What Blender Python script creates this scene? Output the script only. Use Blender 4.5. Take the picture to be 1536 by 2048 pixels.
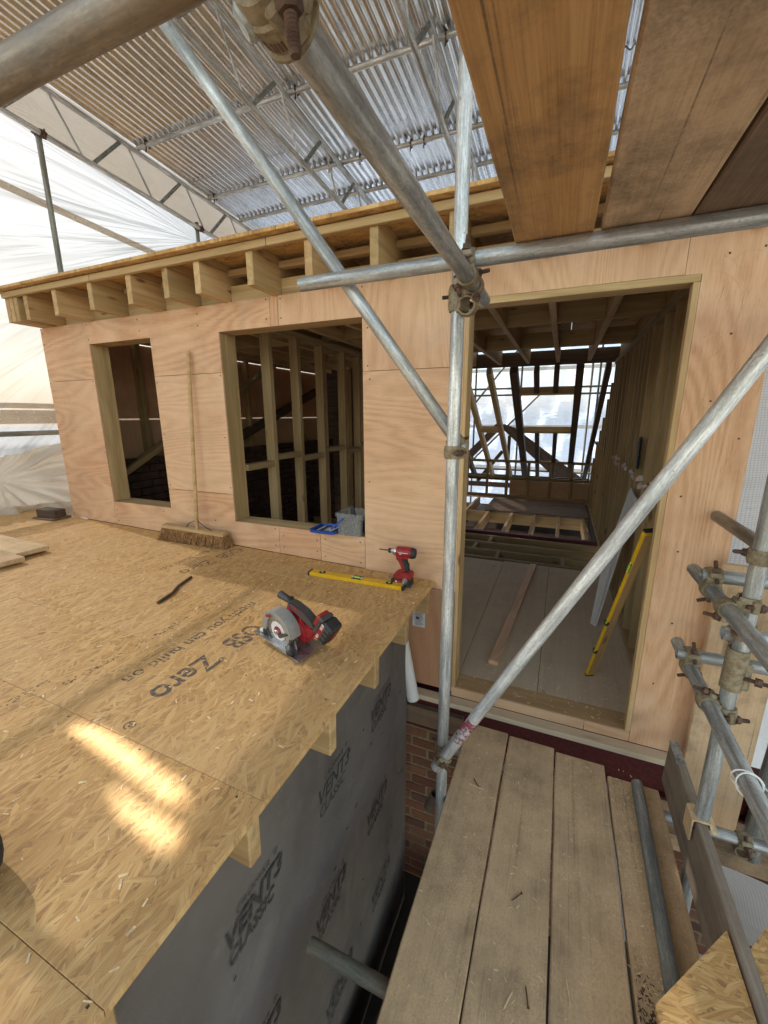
import bpy, bmesh, math, random
from mathutils import Vector, Matrix, Euler
from math import radians as R, sin, cos, pi
random.seed(7)
for o in list(bpy.data.objects): bpy.data.objects.remove(o)
S = bpy.context.scene
C = S.collection
# ------------------------------------------------------------------ camera
yaw, pit, rol = R(-23.104), R(-13.241), R(-0.199)
fw = Vector((sin(yaw)*cos(pit), cos(yaw)*cos(pit), sin(pit)))
rt = Vector((cos(yaw), -sin(yaw), 0)); up = rt.cross(fw)
rt, up = rt*cos(rol)+up*sin(rol), up*cos(rol)-rt*sin(rol)
cd = bpy.data.cameras.new('camera'); cam = bpy.data.objects.new('camera', cd); C.objects.link(cam)
cd.sensor_fit = 'VERTICAL'; cd.sensor_height = 36; cd.lens = 819.6/2048*36
cd.clip_start = .03; cd.clip_end = 600
cam.matrix_world = Matrix(((rt.x, up.x, -fw.x, 0), (rt.y, up.y, -fw.y, 0), (rt.z, up.z, -fw.z, 0), (0, 0, 0, 1)))
S.camera = cam
S.render.resolution_x, S.render.resolution_y = 768, 1024
# ------------------------------------------------------------------ world, sun, exposure
LD = Vector((.738, -.090, -.668)).normalized()          # the way the sunlight travels
w = bpy.data.worlds.new('World'); S.world = w; w.use_nodes = True
wn = w.node_tree; bg = wn.nodes['Background']
sk = wn.nodes.new('ShaderNodeTexSky'); sk.sky_type = 'NISHITA'; sk.sun_disc = False
sk.sun_elevation = math.asin(-LD.z); sk.sun_rotation = math.atan2(-LD.x, -LD.y) % (2*pi)
sk.air_density = 1.4; sk.dust_density = 2.0
wb = wn.nodes.new('ShaderNodeMix'); wb.data_type = 'RGBA'; wb.blend_type = 'MULTIPLY'; wb.inputs[0].default_value = 1; wb.inputs[7].default_value = (1.10, 1.0, .87, 1)   # warm white balance of the camera
wn.links.new(sk.outputs[0], wb.inputs[6]); wn.links.new(wb.outputs[2], bg.inputs[0]); bg.inputs[1].default_value = .15
sl = bpy.data.lights.new('sun', 'SUN'); sl.energy = 4.2; sl.angle = R(.6); sl.color = (1, .92, .81)
so = bpy.data.objects.new('sun', sl); C.objects.link(so)
so.rotation_euler = LD.to_track_quat('-Z', 'Y').to_euler(); so.location = (-20, 5, 20)
S.view_settings.view_transform = 'Standard'; S.view_settings.look = 'None'
S.view_settings.gamma = 1; S.view_settings.use_curve_mapping = False
S.view_settings.exposure = 1.95

# ------------------------------------------------------------------ materials
class G:
    def __init__(s, name):
        s.m = bpy.data.materials.new(name); s.m.use_nodes = True; s.t = s.m.node_tree
        s.b = s.t.nodes['Principled BSDF']; s.out = s.t.nodes['Material Output']
    def n(s, ty, ins=None, **pr):
        k = s.t.nodes.new('ShaderNode'+ty)
        for a, v in pr.items(): setattr(k, a, v)
        for a, v in (ins or {}).items(): s.set(k.inputs[a], v)
        return k
    def set(s, sock, v):
        if hasattr(v, 'is_output'): s.t.links.new(v, sock)
        else: sock.default_value = v
    def P(s, **kw):
        for k, v in kw.items(): s.set(s.b.inputs[k.replace('_', ' ')], v)
    def co(s, seed=0.0, mul=(1, 1, 1), rnd=True):
        v = s.n('TexCoord').outputs['Object']
        if rnd:
            r = s.n('ObjectInfo').outputs['Random']
            c = s.n('VectorMath', {0: r, 1: (37.1, 53.3, 71.7)}, operation='MULTIPLY')
            # scalar into vector socket is broadcast
            v = s.n('VectorMath', {0: v, 1: c.outputs[0]}, operation='ADD').outputs[0]
        return s.sc(v, mul) if mul != (1, 1, 1) else v
    def sc(s, v, mul): return s.n('VectorMath', {0: v, 1: mul}, operation='MULTIPLY').outputs[0]
    def noise(s, v, scale=1, detail=3, rough=.55, dist=0):
        return s.n('TexNoise', {'Vector': v, 'Scale': scale, 'Detail': detail, 'Roughness': rough, 'Distortion': dist}).outputs[0]
    def ramp(s, f, stops, interp='LINEAR'):
        k = s.n('ValToRGB', {0: f}); e = k.color_ramp; e.interpolation = interp
        while len(e.elements) < len(stops): e.elements.new(.5)
        for x, (p, c) in zip(e.elements, stops):
            x.position = p; x.color = (c, c, c, 1) if not isinstance(c, tuple) else (*c, 1)
        return k.outputs[0]
    def mix(s, f, a, b, mode='MIX'):
        k = s.n('Mix', data_type='RGBA', blend_type=mode)
        s.set(k.inputs[0], f)
        for i, v in ((6, a), (7, b)):
            s.set(k.inputs[i], (*v, 1) if isinstance(v, tuple) and len(v) == 3 else v)
        return k.outputs[2]
    def m2(s, op, a, b=0.0): return s.n('Math', {0: a, 1: b}, operation=op).outputs[0]
    def bump(s, h, st=.3, d=.01):
        k = s.n('Bump', {'Height': h, 'Strength': st, 'Distance': d}); s.set(s.b.inputs['Normal'], k.outputs[0])
    def rnd(s): return s.n('ObjectInfo').outputs['Random']

def m_timber(name, a, b, c, knots=True, dirt=0.0):
    g = G(name); v = g.co()
    n1 = g.noise(g.sc(v, (1.2, 20, 20)), 1, 4, .6, .7); n2 = g.noise(g.sc(v, (5, 170, 170)), 1, 2)
    f = g.m2('ADD', g.m2('MULTIPLY', n1, .72), g.m2('MULTIPLY', n2, .28))
    col = g.ramp(f, [(.32, a), (.5, b), (.66, c)])
    lo = g.noise(g.sc(v, (1.1, 2.5, 2.5)), 1.4, 2)
    col = g.mix(g.ramp(lo, [(.4, 0.0), (.75, .45)]), col, (a[0]*.72, a[1]*.75, a[2]*.62))
    if knots:
        d = g.n('TexVoronoi', {'Vector': g.sc(v, (2.6, 9, 9)), 'Scale': 1.0}).outputs['Distance']
        col = g.mix(g.ramp(d, [(.06, .85), (.13, 0.0)]), col, (.13, .06, .022))
    if dirt:
        dn = g.noise(v, 6, 5, .7); col = g.mix(g.ramp(dn, [(.45, 0.0), (.75, dirt)]), col, (.16, .12, .08))
    col = g.mix(g.m2('MULTIPLY', g.rnd(), .4), col, (a[0]*.7, a[1]*.62, a[2]*.5))
    g.P(Base_Color=col, Roughness=.78); g.bump(f, .25, .004)
    return g.m
def m_ply(name, a, b, c):
    g = G(name); v = g.co()
    n2 = g.noise(g.sc(v, (7, 190, 190)), 1, 3, .7); n3 = g.noise(v, 2.2, 4)
    cn = g.noise(g.sc(v, (.55, 2.6, 2.6)), 1.0, 1.5, .45, .3)
    wv = g.m2('ADD', g.m2('MULTIPLY', g.m2('SINE', g.m2('MULTIPLY', cn, 150.0)), .5), .5)
    f = g.m2('ADD', g.m2('ADD', g.m2('MULTIPLY', wv, .17), g.m2('MULTIPLY', n2, .50)), g.m2('MULTIPLY', n3, .38))
    col = g.ramp(f, [(.22, a), (.5, b), (.75, c)])
    fl = g.noise(g.sc(v, (18, 260, 260)), 1, 1); col = g.mix(g.ramp(fl, [(.62, 0.0), (.70, .3)]), col, (a[0]*.6, a[1]*.5, a[2]*.45))
    st = g.noise(v, 3.5, 5, .65); col = g.mix(g.ramp(st, [(.5, 0.0), (.7, .4)]), col, (.42, .27, .17))
    rr = g.rnd(); col = g.mix(g.ramp(rr, [(.1, .42), (.5, 0.0)]), col, (.74, .52, .33)); col = g.mix(g.ramp(rr, [(.55, 0.0), (1, .5)]), col, (.58, .30, .17))
    db_ = g.noise(v, 1.1, 4, .6); col = g.mix(g.ramp(db_, [(.5, 0.0), (.68, .35)]), col, (.78, .54, .35))
    g.P(Base_Color=col, Roughness=.7); g.bump(f, .12, .003)
    return g.m
def m_osb(name, dust=.35, strand=1.0, ang0=90):
    g = G(name); v0 = g.co()
    wob = g.noise(v0, 7, 2); wv = g.n('VectorMath', {0: wob, 1: (.006, .006, 0)}, operation='MULTIPLY').outputs[0]
    v0 = g.n('VectorMath', {0: v0, 1: wv}, operation='ADD').outputs[0]
    best = tone = fib = None
    for i, (an, lx, ly) in enumerate(((0, 6, 38), (23, 6.5, 44), (-25, 6.5, 34), (62, 9, 48), (8, 10, 75), (-50, 8, 46), (-12, 6, 30))):
        q = g.n('VectorRotate', {'Vector': v0, 'Angle': R(ang0+an)}, rotation_type='Z_AXIS').outputs[0]
        q = g.n('VectorMath', {0: q, 1: (i*7.3+.5, i*3.1, i*1.7)}, operation='ADD').outputs[0]
        q = g.sc(q, (lx*strand, ly*strand, 3*strand))
        vo = g.n('TexVoronoi', {'Vector': q, 'Scale': 1.0, 'Randomness': 1.0})
        sx = g.n('SeparateColor', {0: vo.outputs['Color']})
        pr, tn = sx.outputs[0], sx.outputs[1]
        if i in (3, 5): pr = g.m2('MULTIPLY', pr, .93)
        fb = g.noise(g.sc(q, (.6, 5.5, 5.5)), 1, 4, .65)
        if best is None: best, tone, fib = pr, tn, fb
        else:
            gt = g.m2('GREATER_THAN', pr, best)
            tone = g.n('Mix', {0: gt, 2: tone, 3: tn}).outputs[0]; fib = g.n('Mix', {0: gt, 2: fib, 3: fb}).outputs[0]
            best = g.m2('MAXIMUM', best, pr)
    f = g.m2('ADD', g.m2('MULTIPLY', tone, .22), g.m2('MULTIPLY', fib, .78))
    col = g.ramp(f, [(.18, (.21, .09, .024)), (.34, (.43, .225, .070)), (.52, (.60, .355, .125)), (.72, (.74, .51, .23))])
    rd = g.noise(v0, 4, 4, .6); col = g.mix(g.ramp(rd, [(.5, 0.0), (.75, .35)]), col, (.48, .25, .10))
    col = g.mix(g.ramp(best, [(.62, .6), (.82, 0.0)]), col, (.20, .09, .028))
    d1 = g.noise(g.co(rnd=False), 1.3, 5, .65); d2 = g.noise(g.co(rnd=False), 90, 3, .7)
    col = g.mix(g.m2('MULTIPLY', g.ramp(d1, [(.38, 0.0), (.68, 1.0)]), g.m2('MULTIPLY', g.ramp(d2, [(.3, .5), (.6, 1.0)]), dust)), col, (.60, .395, .19))
    g.P(Base_Color=col, Roughness=.72)
    g.bump(g.m2('ADD', best, g.m2('MULTIPLY', fib, .12)), .55, .006)
    return g.m
def m_board(name, a, b, c, dust=.4, stain=.4, dcol=(.36, .26, .165), crack=.8):
    g = G(name); v = g.co()
    n1 = g.noise(g.sc(v, (.8, 26, 26)), 1, 5, .65, .5); n2 = g.noise(g.sc(v, (4, 210, 210)), 1, 3, .7)
    f = g.m2('ADD', g.m2('MULTIPLY', n1, .5), g.m2('MULTIPLY', n2, .5))
    col = g.ramp(f, [(.3, a), (.5, b), (.7, c)])
    cr = g.noise(g.sc(v, (.9, 75, 75)), 1, 2, .5); col = g.mix(g.ramp(cr, [(.30, crack), (.36, 0.0)]), col, (.045, .028, .015))
    d = g.n('TexVoronoi', {'Vector': g.sc(v, (1.3, 6, 6)), 'Scale': 1.0}).outputs['Distance']
    col = g.mix(g.ramp(d, [(.05, .8), (.12, 0.0)]), col, (.07, .04, .02))
    s1 = g.noise(v, 3.2, 6, .7); col = g.mix(g.ramp(s1, [(.45, 0.0), (.66, stain)]), col, (.05, .036, .024))
    s2 = g.noise(v, 5, 5, .7); s3 = g.noise(v, 160, 3, .7)
    col = g.mix(g.m2('MULTIPLY', g.ramp(s2, [(.36, .15), (.6, 1.0)]), g.m2('MULTIPLY', g.ramp(s3, [(.3, .35), (.65, 1.0)]), dust)), col, dcol)
    g.P(Base_Color=col, Roughness=.85); g.bump(g.m2('ADD', f, g.m2('MULTIPLY', s3, .5)), .35, .004)
    return g.m
def m_galv(name, base, brown=.25, metal=.55, rough=.42):
    g = G(name); v = g.co()
    n1 = g.noise(g.sc(v, (14, 14, 3)), 1, 5, .65); n2 = g.noise(g.sc(v, (60, 60, 5)), 1, 4, .7); n3 = g.noise(v, 55, 4, .7)
    f = g.m2('ADD', g.m2('MULTIPLY', n1, .5), g.m2('MULTIPLY', n2, .5))
    col = g.ramp(f, [(.34, tuple(x*.42 for x in base)), (.5, base), (.64, tuple(min(1, x*1.75) for x in base))])
    sp = g.n('TexVoronoi', {'Vector': g.sc(v, (330, 330, 120)), 'Scale': 1.0}).outputs['Color']; col = g.mix(.25, col, g.mix(1.0, col, g.ramp(sp, [(.1, .45), (.9, 1.5)]), 'MULTIPLY'))
    sq = g.noise(g.sc(v, (30, 30, 1.4)), 1, 3, .6); col = g.mix(g.ramp(sq, [(.56, 0.0), (.66, .55)]), col, tuple(x*.35 for x in base))
    col = g.mix(g.ramp(n3, [(.62, 0.0), (.7, .6)]), col, (.16, .13, .10))
    bn = g.noise(v, 4.5, 5, .6); col = g.mix(g.ramp(bn, [(.4, 0.0), (.72, brown)]), col, (.27, .19, .115))
    ru = g.noise(v, 9, 4, .7); col = g.mix(g.ramp(ru, [(.68, 0.0), (.76, .7*brown)]), col, (.17, .07, .03))
    g.P(Base_Color=col, Metallic=metal, Roughness=g.ramp(f, [(.3, rough+.16), (.7, rough-.08)])); g.bump(g.m2('ADD', f, n3), .12, .002)
    return g.m
def m_plain(name, col, rough=.5, metal=0, var=.15, scale=20):
    g = G(name); v = g.co(); n1 = g.noise(v, scale, 4, .6)
    c = g.ramp(n1, [(.3, tuple(x*(1-var) for x in col)), (.7, tuple(min(1, x*(1+var)) for x in col))])
    g.P(Base_Color=c, Metallic=metal, Roughness=g.ramp(n1, [(.3, max(.05, rough-.08)), (.7, min(1, rough+.08))])); g.bump(n1, .06, .002)
    return g.m
def m_rust(name, a, b):
    g = G(name); v = g.co(); n1 = g.noise(v, 45, 5, .7)
    g.P(Base_Color=g.ramp(n1, [(.35, a), (.65, b)]), Metallic=.35, Roughness=.62); g.bump(n1, .35, .002)
    return g.m
def m_corr():
    g = G('corrugated_iron'); v = g.co(rnd=True)
    n1 = g.noise(g.sc(v, (26, 1.3, 1)), 1, 5, .65); n2 = g.noise(g.sc(v, (9, 9, 1)), 1, 5, .7); n3 = g.noise(v, 60, 3, .7)
    f = g.m2('ADD', g.m2('MULTIPLY', n1, .6), g.m2('MULTIPLY', n2, .4))
    col = g.ramp(f, [(.34, (.50, .50, .50)), (.48, (.84, .86, .88)), (.6, (.95, .97, 1.0))])
    col = g.mix(g.ramp(n2, [(.55, 0.0), (.7, .35)]), col, (.34, .27, .21)); col = g.mix(g.ramp(n3, [(.64, 0.0), (.7, .35)]), col, (.12, .11, .10))
    g.P(Base_Color=col, Metallic=.9, Roughness=g.ramp(f, [(.3, .32), (.7, .15)])); g.bump(n3, .08, .002)
    return g.m
def m_sheet(name, tint=(.9, .9, .9), tr=.25, gl=.62, cell=0.0, fold=1.0, radial=None):
    g = G(name); v = g.co(rnd=False)
    n1 = g.noise(g.sc(v, (1, 1.2, 2.4)), 1.6, 5, .6, 1.2)
    n2 = g.noise(g.sc(v, (1, 6, 14)), 1, 3, .6, .4)
    h = g.m2('ADD', g.m2('MULTIPLY', n1, 1.0), g.m2('MULTIPLY', n2, .25))
    if radial:
        sp = g.n('SeparateXYZ', {0: v}); dy = g.m2('SUBTRACT', sp.outputs[1], radial[0]); dz_ = g.m2('SUBTRACT', sp.outputs[2], radial[1])
        an = g.m2('ARCTAN2', dz_, dy); rr = g.m2('SQRT', g.m2('ADD', g.m2('MULTIPLY', dy, dy), g.m2('MULTIPLY', dz_, dz_)))
        cv = g.n('CombineXYZ', {0: g.m2('MULTIPLY', an, 9.0), 1: g.m2('MULTIPLY', rr, .28), 2: 0.0}).outputs[0]
        h = g.m2('ADD', g.m2('MULTIPLY', g.noise(cv, 1.6, 3, .5, .4), 1.0), g.m2('MULTIPLY', g.noise(v, 1.2, 3, .5), .25))
    bp = g.n('Bump', {'Height': h, 'Strength': .55*fold, 'Distance': .12})
    col = g.mix(g.ramp(h, [(.45, .25), (.75, 0.0)]), tint, tuple(x*.78 for x in tint))
    if cell:
        br = g.n('TexBrick', {'Vector': g.n('VectorRotate', {'Vector': v, 'Angle': R(90)}, rotation_type='Y_AXIS').outputs[0], 'Color1': (1, 1, 1, 1), 'Color2': (1, 1, 1, 1), 'Mortar': (.78, .78, .79, 1), 'Scale': 1.0, 'Mortar Size': cell*.12, 'Brick Width': cell, 'Row Height': cell}, offset=0.0)
        col = g.mix(1.0, col, br.outputs[0], 'MULTIPLY')
    df = g.n('BsdfDiffuse', {0: col, 'Normal': bp.outputs[0]}); tl = g.n('BsdfTranslucent', {0: col, 'Normal': bp.outputs[0]})
    tp = g.n('BsdfTransparent', {0: (1, 1, 1, 1)})
    a = g.n('MixShader', {0: gl, 1: df.outputs[0], 2: tl.outputs[0]}); b = g.n('MixShader', {0: tr, 1: a.outputs[0], 2: tp.outputs[0]})
    g.t.links.new(b.outputs[0], g.out.inputs[0])
    return g.m
def m_ink(name, col, keep=.6, sc=(3, 60, 10)):
    g = G(name); v = g.co(rnd=False); n = g.noise(g.sc(v, sc), 1, 4, .7); n2 = g.noise(v, 60, 3, .7)
    f = g.ramp(g.m2('ADD', g.m2('MULTIPLY', n, .6), g.m2('MULTIPLY', n2, .4)), [(keep-.07, 0.0), (keep+.05, 1.0)])
    g.P(Base_Color=(*col, 1), Roughness=.8)
    tp = g.n('BsdfTransparent'); mx = g.n('MixShader', {0: f, 1: g.b.outputs[0], 2: tp.outputs[0]})
    g.t.links.new(mx.outputs[0], g.out.inputs[0])
    return g.m

MT = dict(
    pine=m_timber('treated_pine', (.37, .25, .105), (.54, .37, .175), (.67, .49, .265)),
    pined=m_timber('shaded_pine', (.26, .175, .078), (.38, .265, .125), (.49, .36, .19)),  # darker copy of pine for indoors, shade put into the colour
    pine2=m_timber('sawn_pine', (.40, .24, .105), (.58, .385, .18), (.70, .51, .27)),
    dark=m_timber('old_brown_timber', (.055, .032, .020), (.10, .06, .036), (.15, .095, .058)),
    chip=m_board('chipboard', (.46, .36, .24), (.57, .45, .31), (.65, .53, .37), .6, .15, (.66, .51, .34), 0.0),
    plyp=m_ply('pink_plywood', (.41, .20, .09), (.64, .365, .195), (.75, .48, .285)),
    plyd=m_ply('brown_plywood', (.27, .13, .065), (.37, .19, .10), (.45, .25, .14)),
    osb=m_osb('osb_deck', .55, 2.3), osbr=m_osb('osb_roof', .05, 1.3, 0), osbn=m_osb('osb_fresh', .05, 2.0, 40),
    brd=m_board('scaffold_board_dusty', (.34, .225, .12), (.50, .355, .20), (.62, .46, .28), .9, .35, (.80, .565, .32), .5),
    brdo=m_board('scaffold_board_orange', (.29, .135, .042), (.50, .265, .09), (.64, .38, .155), .35, .85, (.56, .34, .155)),
    brdg=m_board('scaffold_board_grey', (.35, .215, .115), (.54, .355, .20), (.67, .475, .285), .55, .8, (.72, .51, .31)),
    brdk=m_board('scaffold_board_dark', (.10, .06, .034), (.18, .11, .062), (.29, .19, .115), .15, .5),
    toe=m_board('toe_board_weathered', (.13, .10, .072), (.24, .19, .14), (.36, .29, .22), .35, .4, (.36, .28, .2)),
    galv=m_galv('galvanised_tube', (.40, .415, .405), .22), galb=m_galv('galvanised_tube_brown', (.22, .20, .17), .6, .45), galk=m_galv('tube_backlit', (.09, .09, .09), .3, .3, .6), galo=m_galv('tube_olive', (.12, .12, .095), .5, .2, .6),  # galk: far tubes, galvanised colour darkened to look backlit
    galw=m_galv('galvanised_tube_pale', (.55, .56, .55), .12), gald=m_galv('galvanised_tube_dull', (.27, .285, .265), .3, .4, .5),
    clamp=m_rust('coupler_forged', (.17, .125, .065), (.36, .30, .20)), bolt=m_rust('rusty_bolt', (.07, .04, .028), (.17, .10, .065)),
    corr=m_corr(), brick=None,
    mesh=m_sheet('debris_sheeting', (.235, .26, .295), .082, .36, 0, 1.6, (7.5, 5.35)), film=m_sheet('clear_sheeting', (.56, .70, .92), .20, .52, 0, 1.3),
    band=m_sheet('seam_band', (.42, .33, .22), .12, .5), grid=m_sheet('reinforced_sheeting', (.90, .90, .90), .12, .5, .011),
    fold=m_sheet('folded_sheeting', (.66, .59, .49), .06, .42, 0, .6),
    ink=m_ink('deck_ink', (.11, .095, .085), .52), inkf=m_ink('deck_ink_faded', (.13, .11, .09), .50), inkm=m_ink('membrane_ink', (.045, .042, .040), .56),
    memb=m_plain('breather_membrane', (.125, .108, .097), .85, 0, .2, 5), white=m_plain('white_plastic', (.72, .72, .73), .4),
    redst=m_rust('red_oxide_steel', (.075, .012, .012), (.13, .026, .022)), mort=m_plain('mortar', (.20, .15, .09), .9, 0, .3, 40),
    red=m_plain('red_tool_plastic', (.30, .017, .02), .42, 0, .3, 60), blk=m_plain('black_rubber', (.022, .021, .020), .55, 0, .2), gry=m_plain('grey_cast_metal', (.36, .355, .33), .45, .3),
    dgry=m_plain('dark_grey_plastic', (.06, .057, .053), .5), steel=m_plain('bare_steel', (.55, .56, .57), .28, .9), yel=m_plain('yellow_level_paint', (.72, .42, .012), .38, 0, .1),
    vial=m_plain('green_vial', (.35, .62, .05), .15), blue=m_plain('blue_plastic', (.02, .075, .36), .35), pb=m_plain('plasterboard_face', (.62, .60, .57), .8, 0, .06),
    paper=m_plain('printed_paper', (.52, .53, .55), .8), pipe=m_plain('white_pipe', (.68, .66, .64), .35, 0, .08, 6), pink=m_ink('pink_paint', (.34, .06, .09), .50, (4, 4, 4)), bshade=m_plain('shaded_brick', (.05, .024, .016), .95, 0, .5, 6), navy=m_plain('navy_nylon', (.012, .022, .034), .7),  # party wall brick: dark copy with the room's shade in its colour
    brist=m_plain('coir_bristle', (.30, .15, .055), .85, 0, .7, 60), stain=m_plain('dark_screw', (.05, .035, .025), .6), foam=m_plain('pink_foam', (.62, .50, .46), .8),
    ground=m_plain('yard_concrete', (.16, .15, .14), .9, 0, .3, 3), tie=m_plain('white_cable_tie', (.75, .75, .72), .4), rope=m_plain('wood_shavings', (.80, .62, .38), .85, 0, .3, 60))
def m_brick():
    g = G('brick_face'); v = g.co(); n1 = g.noise(v, 22, 5, .7); n2 = g.noise(v, 90, 3, .7); r = g.rnd()
    c = g.ramp(r, [(0, (.12, .042, .024)), (.35, (.17, .065, .034)), (.7, (.22, .10, .05)), (1, (.085, .036, .026))])
    c = g.mix(g.ramp(n1, [(.45, 0.0), (.75, .7)]), c, (.075, .045, .032)); c = g.mix(g.ramp(n2, [(.6, 0.0), (.75, .4)]), c, (.34, .27, .2))
    g.P(Base_Color=c, Roughness=.9); g.bump(g.m2('ADD', n1, n2), .5, .004)
    return g.m
MT['brick'] = m_brick()
def m_memb():
    g = G('breather_membrane'); v = g.co(rnd=False); n1 = g.noise(g.sc(v, (1, 1.0, .8)), 1.8, 2, .4, .6); n2 = g.noise(v, 2, 4, .6); n3 = g.noise(v, 140, 2, .6)
    c = g.ramp(n2, [(.35, (.110, .092, .080)), (.65, (.155, .130, .114))]); c = g.mix(g.ramp(g.noise(v, 7, 5, .7), [(.56, 0.0), (.7, .3)]), c, (.24, .21, .18))
    g.P(Base_Color=c, Roughness=.8); g.bump(g.m2('ADD', n1, g.m2('MULTIPLY', n3, .015)), .8, .10)
    return g.m
MT['memb'] = m_memb()

# ------------------------------------------------------------------ helpers
W = {}
def link(o, M, parent=None):
    C.objects.link(o); W[o.name] = M
    if parent is not None:
        o.parent = parent; o.matrix_local = W[parent.name].inverted() @ M
    else: o.matrix_world = M
    return o
def tag(o, label=None, cat=None, group=None, kind=None):
    if label: o['label'] = label
    if cat: o['category'] = cat
    if group: o['group'] = group
    if kind: o['kind'] = kind
    return o
def thing(name, label, cat, loc=(0, 0, 0), group=None, kind=None):
    o = bpy.data.objects.new(name, None); o.empty_display_size = .1
    link(o, Matrix.Translation(Vector(loc))); return tag(o, label, cat, group, kind)
def fr(o, x, zh=(0, 0, 1)):
    x = Vector(x).normalized(); z = Vector(zh); z = (z-x*z.dot(x))
    if z.length < 1e-4: z = Vector((0, 1, 0)) if abs(x.y) < .9 else Vector((1, 0, 0)); z = z-x*z.dot(x)
    z.normalize(); y = z.cross(x); o = Vector(o)
    return Matrix(((x.x, y.x, z.x, o.x), (x.y, y.y, z.y, o.y), (x.z, y.z, z.z, o.z), (0, 0, 0, 1)))
def mesh(name, verts, faces, mat, smooth=False):
    me = bpy.data.meshes.new(name); me.from_pydata([tuple(v) for v in verts], [], faces); me.materials.append(mat)
    if smooth:
        for p in me.polygons: p.use_smooth = True
    return me
def fbm(name, bm, mat, smooth=False, ang=None):
    bmesh.ops.recalc_face_normals(bm, faces=bm.faces)
    me = bpy.data.meshes.new(name); bm.to_mesh(me); bm.free(); me.materials.append(mat)
    if smooth:
        for p in me.polygons: p.use_smooth = True
        if ang: me.set_sharp_from_angle(angle=R(ang))
    return me
cache = {}
def boxmesh(l, w_, h, mat, bev=.002):
    k = (round(l, 4), round(w_, 4), round(h, 4), mat.name, bev)
    if k not in cache:
        bm = bmesh.new(); bmesh.ops.create_cube(bm, size=1); bmesh.ops.scale(bm, vec=(l, w_, h), verts=bm.verts)
        if bev: bmesh.ops.bevel(bm, geom=bm.edges[:], offset=min(bev, l*.3, w_*.3, h*.3), segments=1, affect='EDGES')
        cache[k] = fbm('box', bm, mat)
    return cache[k]
def ob(name, me, M, parent=None): return link(bpy.data.objects.new(name, me), M, parent)
def box(name, c, d, mat, parent=None, x=(1, 0, 0), z=(0, 0, 1), bev=.002):
    """d = length along x, width along y (= z cross x), height along z"""
    return ob(name, boxmesh(*d, mat, bev), fr(c, x, z), parent)
def bar(name, p, q, w_, h, mat, parent=None, z=(0, 0, 1), bev=.002):
    p, q = Vector(p), Vector(q); return box(name, (p+q)/2, ((q-p).length, w_, h), mat, parent, q-p, z, bev)
def aabb(name, lo, hi, mat, parent=None, grain='x', bev=.002):
    c = [(a+b)/2 for a, b in zip(lo, hi)]; d = [abs(b-a) for a, b in zip(lo, hi)]
    if grain == 'x': return box(name, c, d, mat, parent, (1, 0, 0), (0, 0, 1), bev)
    if grain == 'y': return box(name, c, (d[1], d[0], d[2]), mat, parent, (0, 1, 0), (0, 0, 1), bev)
    return box(name, c, (d[2], d[0], d[1]), mat, parent, (0, 0, 1), (0, 1, 0), bev)
def cyl_bm(bm, p, q, r, seg=20, r2=None, cap=True, hollow=0):
    p, q = Vector(p), Vector(q); M = fr(p, q-p); L = (q-p).length; r2 = r if r2 is None else r2
    def ring(x, rr): return [bm.verts.new(M @ Vector((x, cos(2*pi*i/seg)*rr, sin(2*pi*i/seg)*rr))) for i in range(seg)]
    def join(a, b):
        for i in range(seg): bm.faces.new((a[i], a[(i+1) % seg], b[(i+1) % seg], b[i]))
    a, b = ring(0, r), ring(L, r2); join(a, b)
    if hollow:
        a2, b2 = ring(0, r-hollow), ring(L, r2-hollow); join(b, b2); join(b2, a2); join(a2, a)
    elif cap: bm.faces.new(a[::-1]); bm.faces.new(b)
def tube(name, p, q, mat, r=.02415, parent=None, seg=28, hollow=.004, r2=None):
    p, q = Vector(p), Vector(q); M = fr((p+q)/2, (q-p), (0, 0, 1))
    M = M @ Matrix.Rotation(pi/2, 4, 'Y')                       # local z runs along the tube
    h = (q-p).length/2; bm = bmesh.new(); cyl_bm(bm, (0, 0, -h), (0, 0, h), r, seg, r2, True, hollow)
    return ob(name, fbm(name, bm, mat, True, 40), M, parent)
def prism(name, pts, nrm, th, mat, parent=None, x=None, bev=0):
    """polygon pts (world) extruded by th against nrm; local x = grain"""
    pts = [Vector(p) for p in pts]; nrm = Vector(nrm).normalized(); c = sum(pts, Vector())/len(pts)-nrm*th/2
    M = fr(c, x if x is not None else pts[1]-pts[0], nrm); I = M.inverted()
    bm = bmesh.new(); a = [bm.verts.new(I @ p) for p in pts]; b = [bm.verts.new(I @ (p-nrm*th)) for p in pts]
    n = len(pts); bm.faces.new(a); bm.faces.new(b[::-1])
    for i in range(n): bm.faces.new((a[i], b[i], b[(i+1) % n], a[(i+1) % n]))
    if bev: bmesh.ops.bevel(bm, geom=bm.edges[:], offset=bev, segments=2, affect='EDGES')
    return ob(name, fbm(name, bm, mat), M, parent)
def grid(name, o, u, v, nu, nv, fn, mat, parent=None, hole=None, th=0):
    """sheet o + s*u + t*v displaced by fn(s,t) along u x v"""
    o, u, v = Vector(o), Vector(u), Vector(v); n = u.cross(v).normalized(); vs = []; fs = []
    for j in range(nv+1):
        for i in range(nu+1):
            s, t = i/nu, j/nv; d = fn(s, t); d = d if isinstance(d, Vector) else n*d; vs.append(u*s+v*t+d)
    for j in range(nv):
        for i in range(nu):
            if hole and hole((i+.5)/nu, (j+.5)/nv): continue
            a = j*(nu+1)+i; fs.append((a, a+1, a+nu+2, a+nu+1))
    return ob(name, mesh(name, vs, fs, mat, True), Matrix.Translation(o), parent)
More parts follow.
